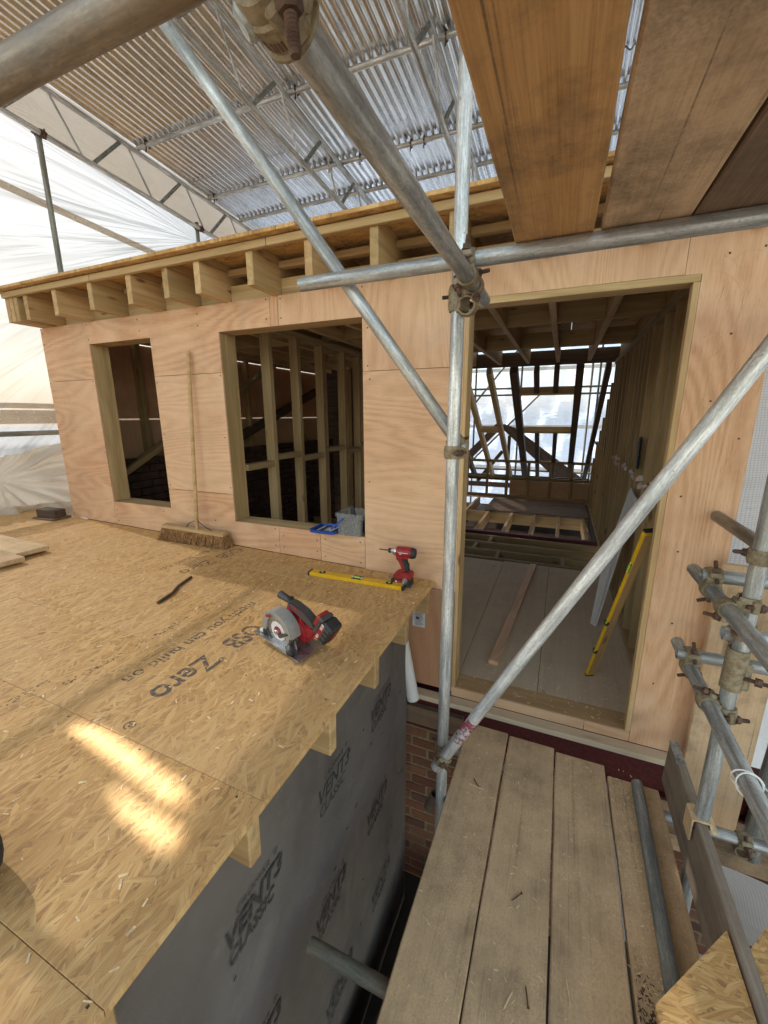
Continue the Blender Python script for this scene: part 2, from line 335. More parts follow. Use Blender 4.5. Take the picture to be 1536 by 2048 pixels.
def stuffmesh(name, items, mat, M=Matrix(), parent=None, label=None, cat=None):
    """items: list of (matrix, (lx,ly,lz)) little boxes joined in one mesh"""
    vs, fs = [], []
    for m, d in items:
        b = len(vs)
        for k in range(8): vs.append(m @ Vector(((k & 1)-.5, ((k >> 1) & 1)-.5, (k >> 2)-.5)) * 1 if False else m @ Vector((((k & 1)-.5)*d[0], (((k >> 1) & 1)-.5)*d[1], ((k >> 2)-.5)*d[2])))
        for f in ((0, 2, 3, 1), (4, 5, 7, 6), (0, 1, 5, 4), (2, 6, 7, 3), (0, 4, 6, 2), (1, 3, 7, 5)): fs.append(tuple(b+i for i in f))
    I = M.inverted(); o = ob(name, mesh(name, [I @ v for v in vs], fs, mat), M, parent)
    return tag(o, label, cat, kind='stuff')
def text(name, body, size, M, mat, parent=None, shear=0, off=0, sx=1, sy=1, space=1):
    cu = bpy.data.curves.new('t', 'FONT'); cu.body = body; cu.size = size; cu.shear = shear; cu.offset = off; cu.space_character = space
    t = bpy.data.objects.new('t', cu); C.objects.link(t)
    me = bpy.data.meshes.new_from_object(t.evaluated_get(bpy.context.evaluated_depsgraph_get())); bpy.data.objects.remove(t)
    for v in me.vertices: v.co.x *= sx; v.co.y *= sy
    me.materials.clear(); me.materials.append(mat); return ob(name, me, M, parent)
def poly_tube(name, pts, r, mat, parent=None, seg=8, closed=False):
    bm = bmesh.new(); pts = [Vector(p) for p in pts]; c = sum(pts, Vector())/len(pts); n = len(pts); rings = []
    for i, p in enumerate(pts):
        a = pts[(i-1) % n] if (closed or i > 0) else p; b = pts[(i+1) % n] if (closed or i < n-1) else p
        M = fr(p-c, b-a); rings.append([bm.verts.new(M @ Vector((0, cos(2*pi*k/seg)*r, sin(2*pi*k/seg)*r))) for k in range(seg)])
    for i in range(n if closed else n-1):
        a, b = rings[i], rings[(i+1) % n]
        for k in range(seg): bm.faces.new((a[k], a[(k+1) % seg], b[(k+1) % seg], b[k]))
    if not closed: bm.faces.new(rings[0][::-1]); bm.faces.new(rings[-1])
    return ob(name, fbm(name, bm, mat, True, 50), Matrix.Translation(c), parent)
def lathe(name, prof, p, ax, mat, parent=None, seg=24):
    M = fr(p, ax); bm = bmesh.new(); rings = [[bm.verts.new((x, cos(2*pi*k/seg)*r, sin(2*pi*k/seg)*r)) for k in range(seg)] for x, r in prof]
    for a, b in zip(rings, rings[1:]):
        for k in range(seg): bm.faces.new((a[k], a[(k+1) % seg], b[(k+1) % seg], b[k]))
    bm.faces.new(rings[0][::-1]); bm.faces.new(rings[-1])
    return ob(name, fbm(name, bm, mat, True, 35), M, parent)

# ================================================================== SETTING
gd = aabb('ground', (-300, -300, -6.2), (300, 300, -6.0), MT['ground'], bev=0); tag(gd, 'grey yard ground far below the scaffold', kind='structure')
WY = 2.2                                                   # outer face of the dormer front wall
P = MT
def dz(x, d=0): return -.953+.024*(-.61-x)+d               # top of the deck, falling to its open edge
DN = Vector((.024, 0, 1)).normalized(); DX = Vector((1, 0, -.024)).normalized()
def dp(x, y, h=0): return Vector((x, y, dz(x)))+DN*h
# ---- OSB roof deck over the old lower roof
deck = thing('roof_deck', 'OSB boarded flat roof deck with printed lettering in front of the dormer wall', 'roof deck', (-.61, 0, -.953), kind='structure')
ys = [-1.6, -.97, -.56, -.155, .25, .657, 1.058, 1.47, 1.88, 2.197]
cuts = [-2.95, -3.45, -1.9, -3.2, -2.6, -3.4, -2.83, -3.3, -2.4]
sheets = []
for i in range(len(ys)-1):
    for a, b in ((-4.75, cuts[i]), (cuts[i], -.61)):
        y0, y1 = ys[i]+.0005, ys[i+1]-.0005; c = dp((a+b)/2, (y0+y1)/2, -.009)
        sheets.append(box('osb_sheet', c, (b-a-.001, y1-y0, .018), P['osb'], deck, DX, DN, .001))
for y in (-.2, .235, .63, 1.03, 1.42, 1.80, 2.175):
    bar('joist', dp(-4.6, y+.022, -.116), dp(-.64-random.random()*.012, y+.022, -.116), .045, .19, P['pine2'], deck, DN, .004)
def Mtext(x, y): return fr(dp(x, y, .0006), Vector((0, -1, 0)), DN)
def dtext(body, x, y, size, mat='ink', **k): return text('printed_lettering', body, size, Mtext(x, y), P[mat], deck, **k)
dtext('OSB', -1.25, 1.345, .142, off=.003, sx=.70)
dtext('®', -1.175, 1.095, .036, off=.0006)
dtext('Zero', -1.25, 1.075, .142, off=.003, sx=.88)
dtext('®', -1.18, .712, .048, off=.0008)
dtext('much you can build on', -1.40, 1.53, .078, off=.0012, sx=.98)
dtext('OSB', -2.07, 2.15, .128, 'inkf', off=.001, sx=.86); dtext('Zero', -2.07, 1.89, .128, 'inkf', off=.001, sx=.9)
dtext('you can build on', -2.21, 2.16, .078, 'inkf', off=.0012)
dashes = []
for x0, y0, y1 in ((-1.555, 1.62, .72), (-1.545, 1.2, 1.0), (-2.42, 2.1, 1.6), (-1.62, .72, .55)):
    y = y0
    while y > y1:
        L = random.uniform(.006, .018)
        for k in range(random.randint(1, 3)):
            M = fr(dp(x0+random.uniform(-.012, .012), y, .0006), Vector((random.uniform(-.9, .9), -1, 0)), DN); dashes.append((M, (L*random.uniform(.5, 1.2), .004, .0002)))
        y -= L*1.25
stuffmesh('faint_print', dashes, P['inkf'], W[deck.name], deck)
# ---- breather membrane wall under the deck edge
mw = thing('membrane_wall', 'grey printed breather membrane covering the wall below the deck edge', 'wall', (-.74, .5, -1.2))
def mf(s, t): return .0025*sin(7*s+3*t)+.002*sin(19*s-8*t)
MX = -.735
grid('membrane', (MX, -1.6, -3.3), (0, 3.66, 0), (0, 0, 2.19), 60, 30, mf, P['memb'], mw)
aabb('wall_core', (-.95, -1.6, -3.3), (MX-.03, 2.06, -1.14), P['dark'], mw, 'y')
grid('membrane_flap', (MX+.005, .9, -3.28), (.28, 1.32, .05), (.02, -.3, .42), 14, 8, lambda s, t: .03*sin(6*s+4*t), P['memb'], mw)
for r_, z in enumerate((-1.462, -2.035, -2.62)):
    for c_ in range(-1, 4):
        y = .578+.478*c_-(.06 if r_ == 1 else 0)-(.02 if r_ == 2 else 0)
        if y < -.5 or y > 1.75: continue
        M = lambda dy, dzz: fr((MX+.0055, y+dy, z+dzz), (0, 1, 0), (1, 0, 0))
        text('printed_lettering', 'VENT3', .096, M(.0, 0), P['inkm'], mw, shear=.25, off=.0022, sx=.90)
        text('printed_lettering', 'CLASSIC', .066, M(.01, -.060), P['inkm'], mw, shear=.25, off=.0008, sx=.82)
        text('printed_lettering', 'CROMAR', .034, M(.055, .082), P['inkm'], mw, shear=.2, sx=1.0, space=1.1)
        text('printed_lettering', '®', .03, M(.225, .09), P['inkm'], mw)

stp = [(fr((MX+.006, random.uniform(-.2, 2.0), random.uniform(-2.9, -1.25)), (0, random.uniform(.3, 1), random.uniform(-1, 1)), (1, 0, 0)), (random.uniform(.012, .03), .0022, .002)) for k in range(26)]
stuffmesh('staples', stp, P['blk'], W[mw.name], mw)
dsc = []
for y in (-.2, .25, .65, 1.05, 1.45, 1.85, 2.17):
    for k in range(11):
        x = -.66-.37*k+random.uniform(-.03, .03); dsc.append((fr(dp(x, y+random.uniform(-.012, .012), .0004), DN), (.001, .0048, .0048)))
stuffmesh('screw_heads', dsc, P['stain'], W[deck.name], deck)
# ---- dormer front wall
fw_ = thing('dormer_wall', 'pink plywood clad dormer wall with two window openings and a doorway', 'wall', (-1.6, WY+.1, -.2))
def ply(pts, grain='x', mat='plyp', y=WY, th=.012):
    g = .0015
    cx = sum(p[0] for p in pts)/len(pts)
    return prism('plywood_sheet', [(x, y, z) for x, z in pts], (0, -1, 0), th, P[mat], fw_, (1, 0, 0) if grain == 'x' else (0, 0, 1), 0)
WB = {-3.97: -.875}
def db(x): return dz(x)+.003
ply([(-3.97, .284), (-3.392, .284), (-3.392, .54), (-2.728, .54), (-2.728, .281), (-2.097, .281), (-2.097, .53), (-1.684, .53), (-1.684, .695), (-3.97, .695)])
ply([(-3.97, db(-3.97)), (-3.392, db(-3.39)), (-3.392, .281), (-3.97, .281)])
ply([(-3.389, db(-3.39)), (-1.72, db(-1.72)), (-1.72, -.735), (-2.097, -.735), (-2.097, -.541), (-2.728, -.541), (-2.728, -.69), (-3.389, -.69)])
ply([(-2.728, -.537), (-2.097, -.537), (-2.097, .278), (-2.728, .278)])
ply([(-1.717, db(-1.71)), (-1.392, db(-1.39)), (-1.392, -.735), (-1.717, -.735)])
ply([(-1.389, db(-1.39)), (-1.069, db(-1.06)), (-1.069, -.738), (-1.389, -.738)])
ply([(-1.681, .53), (-1.625, .53), (-1.625, .695), (-1.681, .695)], 'z')
ply([(-1.622, .53), (-1.066, .53), (-1.066, .245), (-.49, .245), (-.49, .56), (.41, .56), (.41, .695), (-1.622, .695)], 'z')
ply([(-1.066, -1.0), (-.49, -1.0), (-.49, .242), (-1.066, .242)])
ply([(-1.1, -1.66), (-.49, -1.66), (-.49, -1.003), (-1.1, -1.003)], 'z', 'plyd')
ply([(.47, -1.69), (.735, -1.69), (.735, .695), (.412, .695), (.412, .556), (.47, .556)], 'z')
ply([(-.49, -1.69), (.25, -1.69), (.25, -1.632), (-.49, -1.632)]); ply([(.253, -1.69), (.468, -1.69), (.468, -1.632), (.253, -1.632)])
# timber linings of the openings
Y0, Y1 = WY+.003, WY+.15
def lining(x0, x1, z0, z1, sill=True, dep=.15):
    Y1 = WY+dep
    aabb('jamb', (x0-.045, Y0, z0), (x0-.001, Y1, z1), P['pine'], fw_, 'z'); aabb('jamb', (x1+.001, Y0, z0), (x1+.045, Y1, z1), P['pine'], fw_, 'z')
    aabb('lintel', (x0-.045, Y0, z1+.001), (x1+.045, Y1, z1+.045), P['pine'], fw_)
    if sill: aabb('sill', (x0-.045, Y0, z0-.045), (x1+.045, Y1+.02, z0-.001), P['pine'], fw_)
lining(-3.392, -2.728, -.69, .54); lining(-2.097, -1.066, -.735, .53); lining(-.49, .47, -1.632, .56, False, .05)
aabb('lintel', (-.488, WY-.001, .528), (.468, WY+.1, .559), P['pine'], fw_)
aabb('jamb', (.444, WY-.002, -1.63), (.469, WY+.047, .527), P['pine2'], fw_, 'z'); aabb('jamb', (-.489, WY-.004, -1.63), (-.470, WY+.12, .527), P['pine2'], fw_, 'z')
# studs behind the plywood so the wall has its depth
for x in (-3.92, -3.6, -2.62, -2.4, -2.2, -.95, -.75, -.6, .54, .69):
    aabb('stud', (x-.022, WY+.014, -1.6 if x > -1 else -.85), (x+.022, WY+.11, .65), P['pine'], fw_, 'z', 0)
aabb('inner_board', (-3.97, WY+.112, -.9), (-3.44, WY+.124, .69), P['plyd'], fw_); aabb('inner_board', (-2.68, WY+.112, -.9), (-2.145, WY+.124, .69), P['plyd'], fw_)
aabb('inner_board', (-1.018, WY+.112, -1.65), (-.538, WY+.124, .69), P['plyd'], fw_); aabb('inner_board', (.645, WY+.112, -1.65), (.735, WY+.124, .69), P['plyd'], fw_)
aabb('inner_board', (-3.44, WY+.112, -.9), (-1.02, WY+.124, -.79), P['plyd'], fw_)
aabb('top_plate', (-3.97, WY+.014, .652), (.735, WY+.11, .694), P['pine'], fw_)
# screws
scr = []
def screw(x, z): scr.append((fr((x, WY-.0008, z), (0, 1, 0)), (.003, .0068, .0068)))
for x0, x1, z0, z1 in ((-3.97, -3.39, -.85, .28), (-3.97, -1.69, .57, .69), (-2.73, -2.1, -.53, .27), (-3.38, -1.73, -.89, -.72), (-1.71, -1.4, -.9, -.76), (-1.38, -1.08, -.92, -.76), (-1.62, -.5, .56, .69), (-1.05, -.5, -.98, .23), (-1.05, -.5, .26, .5)):
    nx = max(1, round((x1-x0)/.55)); nz = max(1, round((z1-z0)/.5))
    for i in range(nx+1):
        for j in range(nz+1):
            if i in (0, nx) or j in (0, nz): screw(x0+.02+(x1-x0-.04)*i/nx+random.uniform(-.008, .008), z0+.02+(z1-z0-.04)*j/nz+random.uniform(-.02, .02))
for q in ((.57, .055), (.60, .32), (.69, -.10), (.55, .62), (.66, .63), (.545, -.62), (.57, -.98), (.535, -1.32), (.52, -.36), (.66, -.45), (.69, -.72)): screw(*q)
stuffmesh('screw_heads', scr, P['stain'], W[fw_.name], fw_)
def pencil(pts): return poly_tube('pencil_mark', [(x, WY-.0003, z) for x, z in pts], .00045, P['brd'], fw_, 4)
pencil([(.57+.028*cos(a), .055+.035*sin(a)) for a in [k*.35 for k in range(19)]])
pencil([(.49+.13*sin(a), .42-.13*cos(a)*1.1) for a in [k*.25 for k in range(13)]])
pencil([(.49+.09*sin(a), .28-.06*cos(a)) for a in [k*.3 for k in range(11)]])
pencil([(.62+.05*cos(a), .59+.03*sin(a)) for a in [k*.3 for k in range(3, 17)]])
pencil([(.50, .40), (.55, .50), (.54, .44), (.57, .455)]); pencil([(.51, .31), (.53, .33), (.52, .29), (.54, .31), (.535, .28)]); pencil([(.545, .64), (.535, .61), (.56, .60), (.555, .575)])
# ---- ledge, red beam, brickwork below
sp = aabb('timber_ledge', (-.83, WY-.07, -1.725), (.70, WY-.002, -1.692), P['chip'], None); tag(sp, 'sawdust covered timber ledge under the doorway threshold', 'ledge')
rb = thing('steel_beam', 'dark red painted steel beam under the doorway ledge', 'beam', (0, WY, -1.8))
aabb('web', (-.9, WY-.012, -1.93), (2.4, WY+.03, -1.735), P['redst'], rb); aabb('flange', (-.9, WY-.05, -1.734), (2.4, WY+.1, -1.726), P['redst'], rb); aabb('flange', (-.9, WY-.05, -1.945), (2.4, WY+.1, -1.931), P['redst'], rb)
tp = aabb('timber_packer', (-.84, WY-.055, -1.925), (-.40, WY-.013, -1.80), P['brdk'], None); tag(tp, 'old dark timber packer against the steel beam beside the white pipe', 'timber')
def brickwall(name, label, x0, x1, y, ztop, zbot, grp=None, th=.1, skip=None, stuff=False):
    t = thing(name, label, 'wall', ((x0+x1)/2, y, zbot)); aabb('mortar', (x0, y+.006, zbot), (x1, y+th+.02, ztop), P['mort'], t, 'x', 0)
    z = ztop-.034; row = 0
    while z > zbot:
        x = x0-(.1125 if row % 2 else 0)
        while x < x1-.02:
            a, b = max(x0, x+.005), min(x1, x+.215)
            if b-a > .03:
                l = round((b-a)/.03)*.03 if b-a < .2 else .21
                o = box('brick', ((a+b)/2, y+.05+random.uniform(-.003, .004), z+random.uniform(-.002, .002)), (l, .1, .063), P['brick'], t, (1, random.uniform(-.01, .01), random.uniform(-.012, .012)), (0, 0, 1), .005)
            x += .225
        z -= .075; row += 1
    return t
brickwall('brick_wall', 'dark red brick wall below the steel beam in the gap beside the membrane', -1.2, .35, WY+.02, -1.95, -3.3)
brickwall('brick_wall', 'red brick wall beyond the toe board under the timber plate', .75, 1.9, 2.27, -2.27, -3.0)
sl_ = aabb('timber_plate', (.6, 2.18, -2.262), (1.9, 2.40, -2.165), P['brdg'], None); tag(sl_, 'grey timber wall plate bedded on the red brick wall', 'timber')
sf = aabb('lower_roof', (-1.2, -1.6, -3.42), (1.9, 2.4, -3.32), P['blk'], None); tag(sf, 'dark lower roof at the bottom of the gap', kind='structure')

# ---- dormer roof
dr = thing('dormer_roof', 'OSB boarded flat dormer roof on exposed pine rafters', 'roof', (-1.5, 3, .7))
RX = [-3.935, -3.885, -3.83, -3.706, -3.366, -2.982, -2.607, -2.287, -2.033, -1.651, -1.279, -.913, -.53, -.15, .23, .60]
for x in RX: bar('rafter', (x+.0225, 1.978, .778), (x+.0225, 6.35, .778), .045, .166, P['pine2'] if random.random() < .5 else P['pine'], dr)
for x in RX: bar('firring', (x+.0225, 1.979, .883), (x+.0225, 6.35, .883), .043, .042, P['pine'], dr)
bar('batten', (-3.935, 1.972, .880), (-2.92, 1.972, .880), .030, .038, P['pine'], dr); bar('batten', (-2.916, 1.972, .880), (-1.5, 1.972, .880), .030, .038, P['pine'], dr)
bar('batten', (-1.496, 1.972, .880), (.9, 1.972, .880), .030, .038, P['pine'], dr)
for a, b in zip(RX, RX[1:]):
    if b-a > .1:
        aabb('noggin', (a+.047, WY+.02, .697), (b-.002, WY+.065, .79), P['pine'], dr); aabb('noggin', (a+.047, WY+.0, .84), (b-.002, WY+.045, .875), P['pine'], dr)
for yy in (3.7, 4.97):
    for a, b in zip(RX[3:], RX[4:]): aabb('noggin', (a+.047, yy, .70), (b-.002, yy+.045, .86), P['pined'], dr)
xs = [-4.02, -2.58, -1.18, 0.0, .95]
for a, b in zip(xs, xs[1:]):
    for c, d in ((1.915, 3.1), (3.103, 4.3), (4.303, 5.95)): aabb('osb_sheet', (a+.0015, c, .905+random.uniform(0, .002)), (b-.0015, d, .9245), P['osbr'], dr)
aabb('ceiling_beam', (-3.97, 6.36, .67), (.66, 6.42, .86), P['dark'], dr)
# ---- floor inside
fl = thing('floor', 'chipboard floor inside the doorway running out to open joists', 'floor', (0, 3.5, -1.64), kind='structure')
for a, b in ((-1.9, -1.42), (-1.42, -.96), (-.96, -.48), (-.48, 0), (0, .62)): aabb('floor_panel', (a+.0015, WY+.16, -1.66+random.uniform(0, .001)), (b-.0015, 4.64+random.uniform(-.02, .02), -1.638), P['chip'], fl, 'y')
aabb('threshold', (-.485, WY+.004, -1.665), (.465, WY+.158, -1.634), P['pine2'], fl)
for y in (2.7, 3.3, 3.9, 4.5, 4.78, 5.08, 5.40, 5.72): aabb('floor_joist', (-3.9, y, -1.86), (.62, y+.045, -1.664), P['pined'], fl)
for x, y in ((-.62, 4.83), (-.95, 5.13), (-.80, 5.45), (.12, 4.83), (-1.4, 4.83), (-1.5, 5.45)): aabb('noggin', (x, y, -1.85), (x+.045, y+.245, -1.665), P['pined'], fl, 'y')
aabb('steel_joist', (-3.9, 5.90, -1.90), (.62, 5.98, -1.655), P['redst'], fl)
for x in (-2.3, -1.9, -1.5, -1.1, -.70, -.32, .05, .42): aabb('floor_joist', (x, 5.985, -1.84), (x+.045, 8.6, -1.66), P['pine2'], fl, 'y')
aabb('floor_joist', (-2.3, 7.25, -1.86), (.6, 7.29, -1.67), P['pined'], fl)
aabb('plywood_panel', (-1.16, 7.28, -1.655), (.52, 8.5, -1.637), P['brdk'], fl); aabb('plywood_panel', (-2.3, 8.47, -1.658), (.62, 8.72, -1.656), P['plyd'], fl); aabb('edge_board', (.525, 5.985, -1.80), (.64, 8.6, -1.66), P['dark'], fl, 'y')
# ---- right stud wall inside
sw = thing('stud_wall', 'bare timber stud wall down the right side of the room', 'wall', (.6, 4, -1.6))
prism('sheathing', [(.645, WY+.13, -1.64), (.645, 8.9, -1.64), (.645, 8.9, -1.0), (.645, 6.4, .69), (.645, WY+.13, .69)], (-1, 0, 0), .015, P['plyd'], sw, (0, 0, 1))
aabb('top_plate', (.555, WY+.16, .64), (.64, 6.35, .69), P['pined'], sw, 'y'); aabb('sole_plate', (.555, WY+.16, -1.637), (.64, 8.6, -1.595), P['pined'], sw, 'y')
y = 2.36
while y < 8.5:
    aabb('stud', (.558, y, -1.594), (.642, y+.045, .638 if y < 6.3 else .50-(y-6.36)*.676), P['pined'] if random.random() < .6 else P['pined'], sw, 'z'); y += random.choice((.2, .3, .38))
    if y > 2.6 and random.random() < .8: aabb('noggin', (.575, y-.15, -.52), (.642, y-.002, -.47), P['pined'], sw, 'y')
# blobs of expanding foam on the noggins
fo = []
for k in range(34):
    yy = random.choice((2.95, 3.4, 3.8, 4.3, 4.9))+random.gauss(0, .05); fo.append((Matrix.Translation((.56+random.uniform(-.008, .01), yy, -.46+random.uniform(-.05, .03)))@Euler((random.random()*3, random.random()*3, random.random()*3)).to_matrix().to_4x4(), (.025, .035, .022)))
stuffmesh('expanding_foam', fo, P['foam'], W[sw.name], sw)
# ---- partition seen through the large window
pt = thing('partition_wall', 'bare stud partition standing behind the larger window opening', 'wall', (-2.11, 3.5, -1.6))
aabb('top_plate', (-2.155, 2.352, .62), (-2.065, 6.3, .665), P['pined'], pt, 'y'); aabb('sole_plate', (-2.155, 2.352, -1.637), (-2.065, 6.3, -1.6), P['pined'], pt, 'y')
yy = [2.66, 3.03, 3.42, 3.84, 4.18, 4.6, 5.0, 5.4, 5.8]
for y in yy: aabb('stud', (-2.15, y, -1.598), (-2.07, y+.045, .618), P['pined'], pt, 'z')
for k, (a, b) in enumerate(zip([2.307]+yy, yy)): aabb('noggin', (-2.145, a+.046, -.39+.045*(k % 2)), (-2.075, b-.001, -.345+.045*(k % 2)), P['pined'], pt, 'y')
for x, y in ((-3.0, 4.9), (-2.75, 5.6), (-3.0, 5.6)): aabb('post', (x, y, -1.6), (x+.045, y+.09, .66), P['pine2'], pt, 'z')
# ---- left cheek wall
ck = thing('cheek_wall', 'plywood lined side wall of the dormer seen through the narrow window', 'wall', (-3.95, 4, -1))
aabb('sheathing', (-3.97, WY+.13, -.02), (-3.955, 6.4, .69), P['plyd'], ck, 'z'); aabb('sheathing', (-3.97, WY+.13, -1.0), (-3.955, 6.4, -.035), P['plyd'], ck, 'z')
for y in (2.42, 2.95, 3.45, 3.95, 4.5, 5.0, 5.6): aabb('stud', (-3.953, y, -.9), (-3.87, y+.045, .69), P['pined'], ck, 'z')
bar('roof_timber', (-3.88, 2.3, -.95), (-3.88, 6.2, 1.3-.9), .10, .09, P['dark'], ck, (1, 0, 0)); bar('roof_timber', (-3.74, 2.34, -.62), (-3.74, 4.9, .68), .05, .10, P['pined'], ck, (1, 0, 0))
gw = thing('party_wall', 'rough brick party wall darkened for shade at the back of the dark loft room', 'wall', (-3.8, 5, -2))
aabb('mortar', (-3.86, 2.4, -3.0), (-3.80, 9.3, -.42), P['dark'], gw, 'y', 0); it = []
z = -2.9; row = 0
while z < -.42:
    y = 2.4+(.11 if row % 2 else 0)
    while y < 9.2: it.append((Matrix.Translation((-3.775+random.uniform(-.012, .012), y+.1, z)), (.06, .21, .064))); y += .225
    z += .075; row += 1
stuffmesh('brickwork', it, P['bshade'], W[gw.name], gw)
lc = aabb('shade_slab', (-4.0, WY+.12, -2.06), (.66, 5.86, -1.99), P['dark']); tag(aabb('shade_slab', (-4.0, 7.3, -2.06), (.9, 9.4, -1.98), P['dark']), 'dark slab added to block light under the far plywood panel', kind='structure'); tag(lc, 'dark slab added to block light below the open floor joists', kind='structure')  # slabs added to keep light from coming up through the floor
bw_ = aabb('shade_board', (-3.97, 6.46, -2.0), (-2.35, 6.50, 1.0), P['dark']); tag(bw_, 'dark board added to shade the back of the left room', 'wall')  # board added to darken the left room
# ---- sloping rafters and knee wall at the far end
rf = thing('loft_roof_frame', 'open sloping roof rafters at the far end of the room with bright sheeting behind', 'roof frame', (0, 8, -.5))
def rz(y, d=0): return .66-(y-6.4)*.653+d
RN = Vector((0, .653, 1)).normalized()
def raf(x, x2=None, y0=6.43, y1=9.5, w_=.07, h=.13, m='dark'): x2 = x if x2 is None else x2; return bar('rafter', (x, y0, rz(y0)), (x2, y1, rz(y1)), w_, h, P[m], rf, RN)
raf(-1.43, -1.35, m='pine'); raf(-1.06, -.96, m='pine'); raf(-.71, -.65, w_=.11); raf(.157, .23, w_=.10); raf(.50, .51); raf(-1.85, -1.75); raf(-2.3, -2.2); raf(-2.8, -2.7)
for a, b, y, m in ((-.66, .12, 6.87, 'pine2'), (-.62, .15, 7.80, 'pine2'), (-1.36, -1.03, 7.8, 'pine')): bar('trimmer', (a, y, rz(y)), (b, y, rz(y)), .05, .11, P[m], rf, RN)
for x in (-.40, -.135): raf(x, None, 6.43, 6.85)
for x in (-.40, -.10): raf(x, None, 7.83, 9.4)
aabb('eaves_beam', (-3.5, 9.42, -1.42), (.62, 9.52, -1.30), P['dark'], rf)
kw = thing('knee_wall', 'low timber stud wall at the far end of the open joists', 'wall', (0, 8.7, -1.65))
aabb('top_plate', (-2.6, 8.68, -.94), (.64, 8.76, -.89), P['pined'], kw); aabb('sole_plate', (-2.6, 8.68, -1.655), (.64, 8.76, -1.61), P['pined'], kw); aabb('middle_rail', (-2.6, 8.69, -1.27), (.64, 8.75, -1.23), P['pined'], kw)
for x in (-2.2, -1.8, -1.38, -.98, -.57, -.16, .23, .58): aabb('stud', (x, 8.69, -1.61), (x+.05, 8.76, -.94), P['pined'], kw, 'z')
aabb('infill_board', (-.9, 8.78, -1.62), (.6, 8.80, -1.30), P['plyd'], kw)
# old hipped roof timbers beyond
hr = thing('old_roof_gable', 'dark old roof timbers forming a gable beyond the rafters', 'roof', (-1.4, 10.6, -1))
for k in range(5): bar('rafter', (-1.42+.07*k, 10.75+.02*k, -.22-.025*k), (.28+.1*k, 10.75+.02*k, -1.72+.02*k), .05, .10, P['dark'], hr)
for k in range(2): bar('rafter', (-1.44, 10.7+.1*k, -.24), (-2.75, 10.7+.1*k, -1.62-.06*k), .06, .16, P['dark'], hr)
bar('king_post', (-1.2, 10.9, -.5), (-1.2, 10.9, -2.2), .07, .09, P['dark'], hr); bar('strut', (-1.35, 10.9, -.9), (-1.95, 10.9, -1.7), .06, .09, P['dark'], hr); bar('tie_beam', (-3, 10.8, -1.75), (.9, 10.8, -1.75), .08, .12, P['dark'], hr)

# ================================================================== TEMPORARY ROOF
def zr(y): return 3.15-.065*y
cr = thing('corrugated_roof', 'temporary corrugated iron roof sheets over the whole site', 'roof', (-1, 4, 3))
AP = .016; PT = .076
def corr(ncor, y0, y1):
    vs, fs = [], []; n = ncor*8; ny = 3
    for j in range(ny+1):
        for i in range(n+1):
            x = i*PT/8; y = y0+(y1-y0)*j/ny; vs.append((x, y, zr(y)+.035+AP*cos(2*pi*i/8)))
    for j in range(ny):
        for i in range(n): a = j*(n+1)+i; fs.append((a, a+n+1, a+n+2, a+1))
    b = len(vs)
    return mesh('corrugated_sheet', vs, fs, P['corr'], True)
rows = [(-1.9, 2.05), (1.9, 4.72), (4.58, 7.6), (7.5, 11.6)]
for k, (a, b) in enumerate(rows):
    me = corr(11, a, b)
    for c in range(10): ob('corrugated_sheet', me, Matrix.Translation((-4.66+c*10*PT, random.uniform(-.04, .04), .004*(k % 2)+.003*(c % 2))), cr)
def truss(x, label):
    t = thing('lattice_girder', label, 'girder', (x, -2, 3.1), 'lattice girders under the corrugated roof')
    zt = lambda y: 3.10-.065*y; zb = lambda y: 2.70-.065*y
    m = P['galw']
    tube('top_chord', (x, -1.9, zt(-1.9)), (x, 11.4, zt(11.4)), m, .024, t, 14); tube('bottom_chord', (x, -1.9, zb(-1.9)), (x, 11.4, zb(11.4)), m, .024, t, 14)
    y = -1.6; k = 0
    while y < 11:
        tube('rod', (x, y, zt(y)), (x, y+.26, zb(y+.26)), m, .010, t, 8, 0)
        bar('strut', (x, y+.36, zb(y+.36)+.02), (x, y+.68, zt(y+.68)-.02), .035, .022, P['gald'], t, (1, 0, 0)); y += .76
    return t
truss(-4.6, 'lattice girder along the left eave beside the white sheeting'); truss(-2.585, 'lattice girder running behind the long diagonal tube')
truss(-1.17, 'lattice girder crossing just left of the upright and the orange board'); truss(.9, 'lattice girder hidden above the overhead boards')
pn = ['nearest purlin tube overhead under the corrugated roof', 'purlin tube crossing above the big near ledger tube', 'third purlin tube from the front under the corrugated roof', 'purlin tube crossing the roof where the gutter girder starts', 'purlin tube just below the end lap of the roof sheets', 'lowest purlin tube showing above the dormer roof edge', 'purlin tube behind the dormer roof edge']
for y, l in zip((-.8, .75, 2.3, 3.86, 4.88, 5.47, 7.4), pn): tag(tube('purlin_tube', (-4.62, y, zr(y)), (3, y, zr(y)), P['galw'], .0235), l, 'scaffold tube', 'purlin tubes under the corrugated roof')
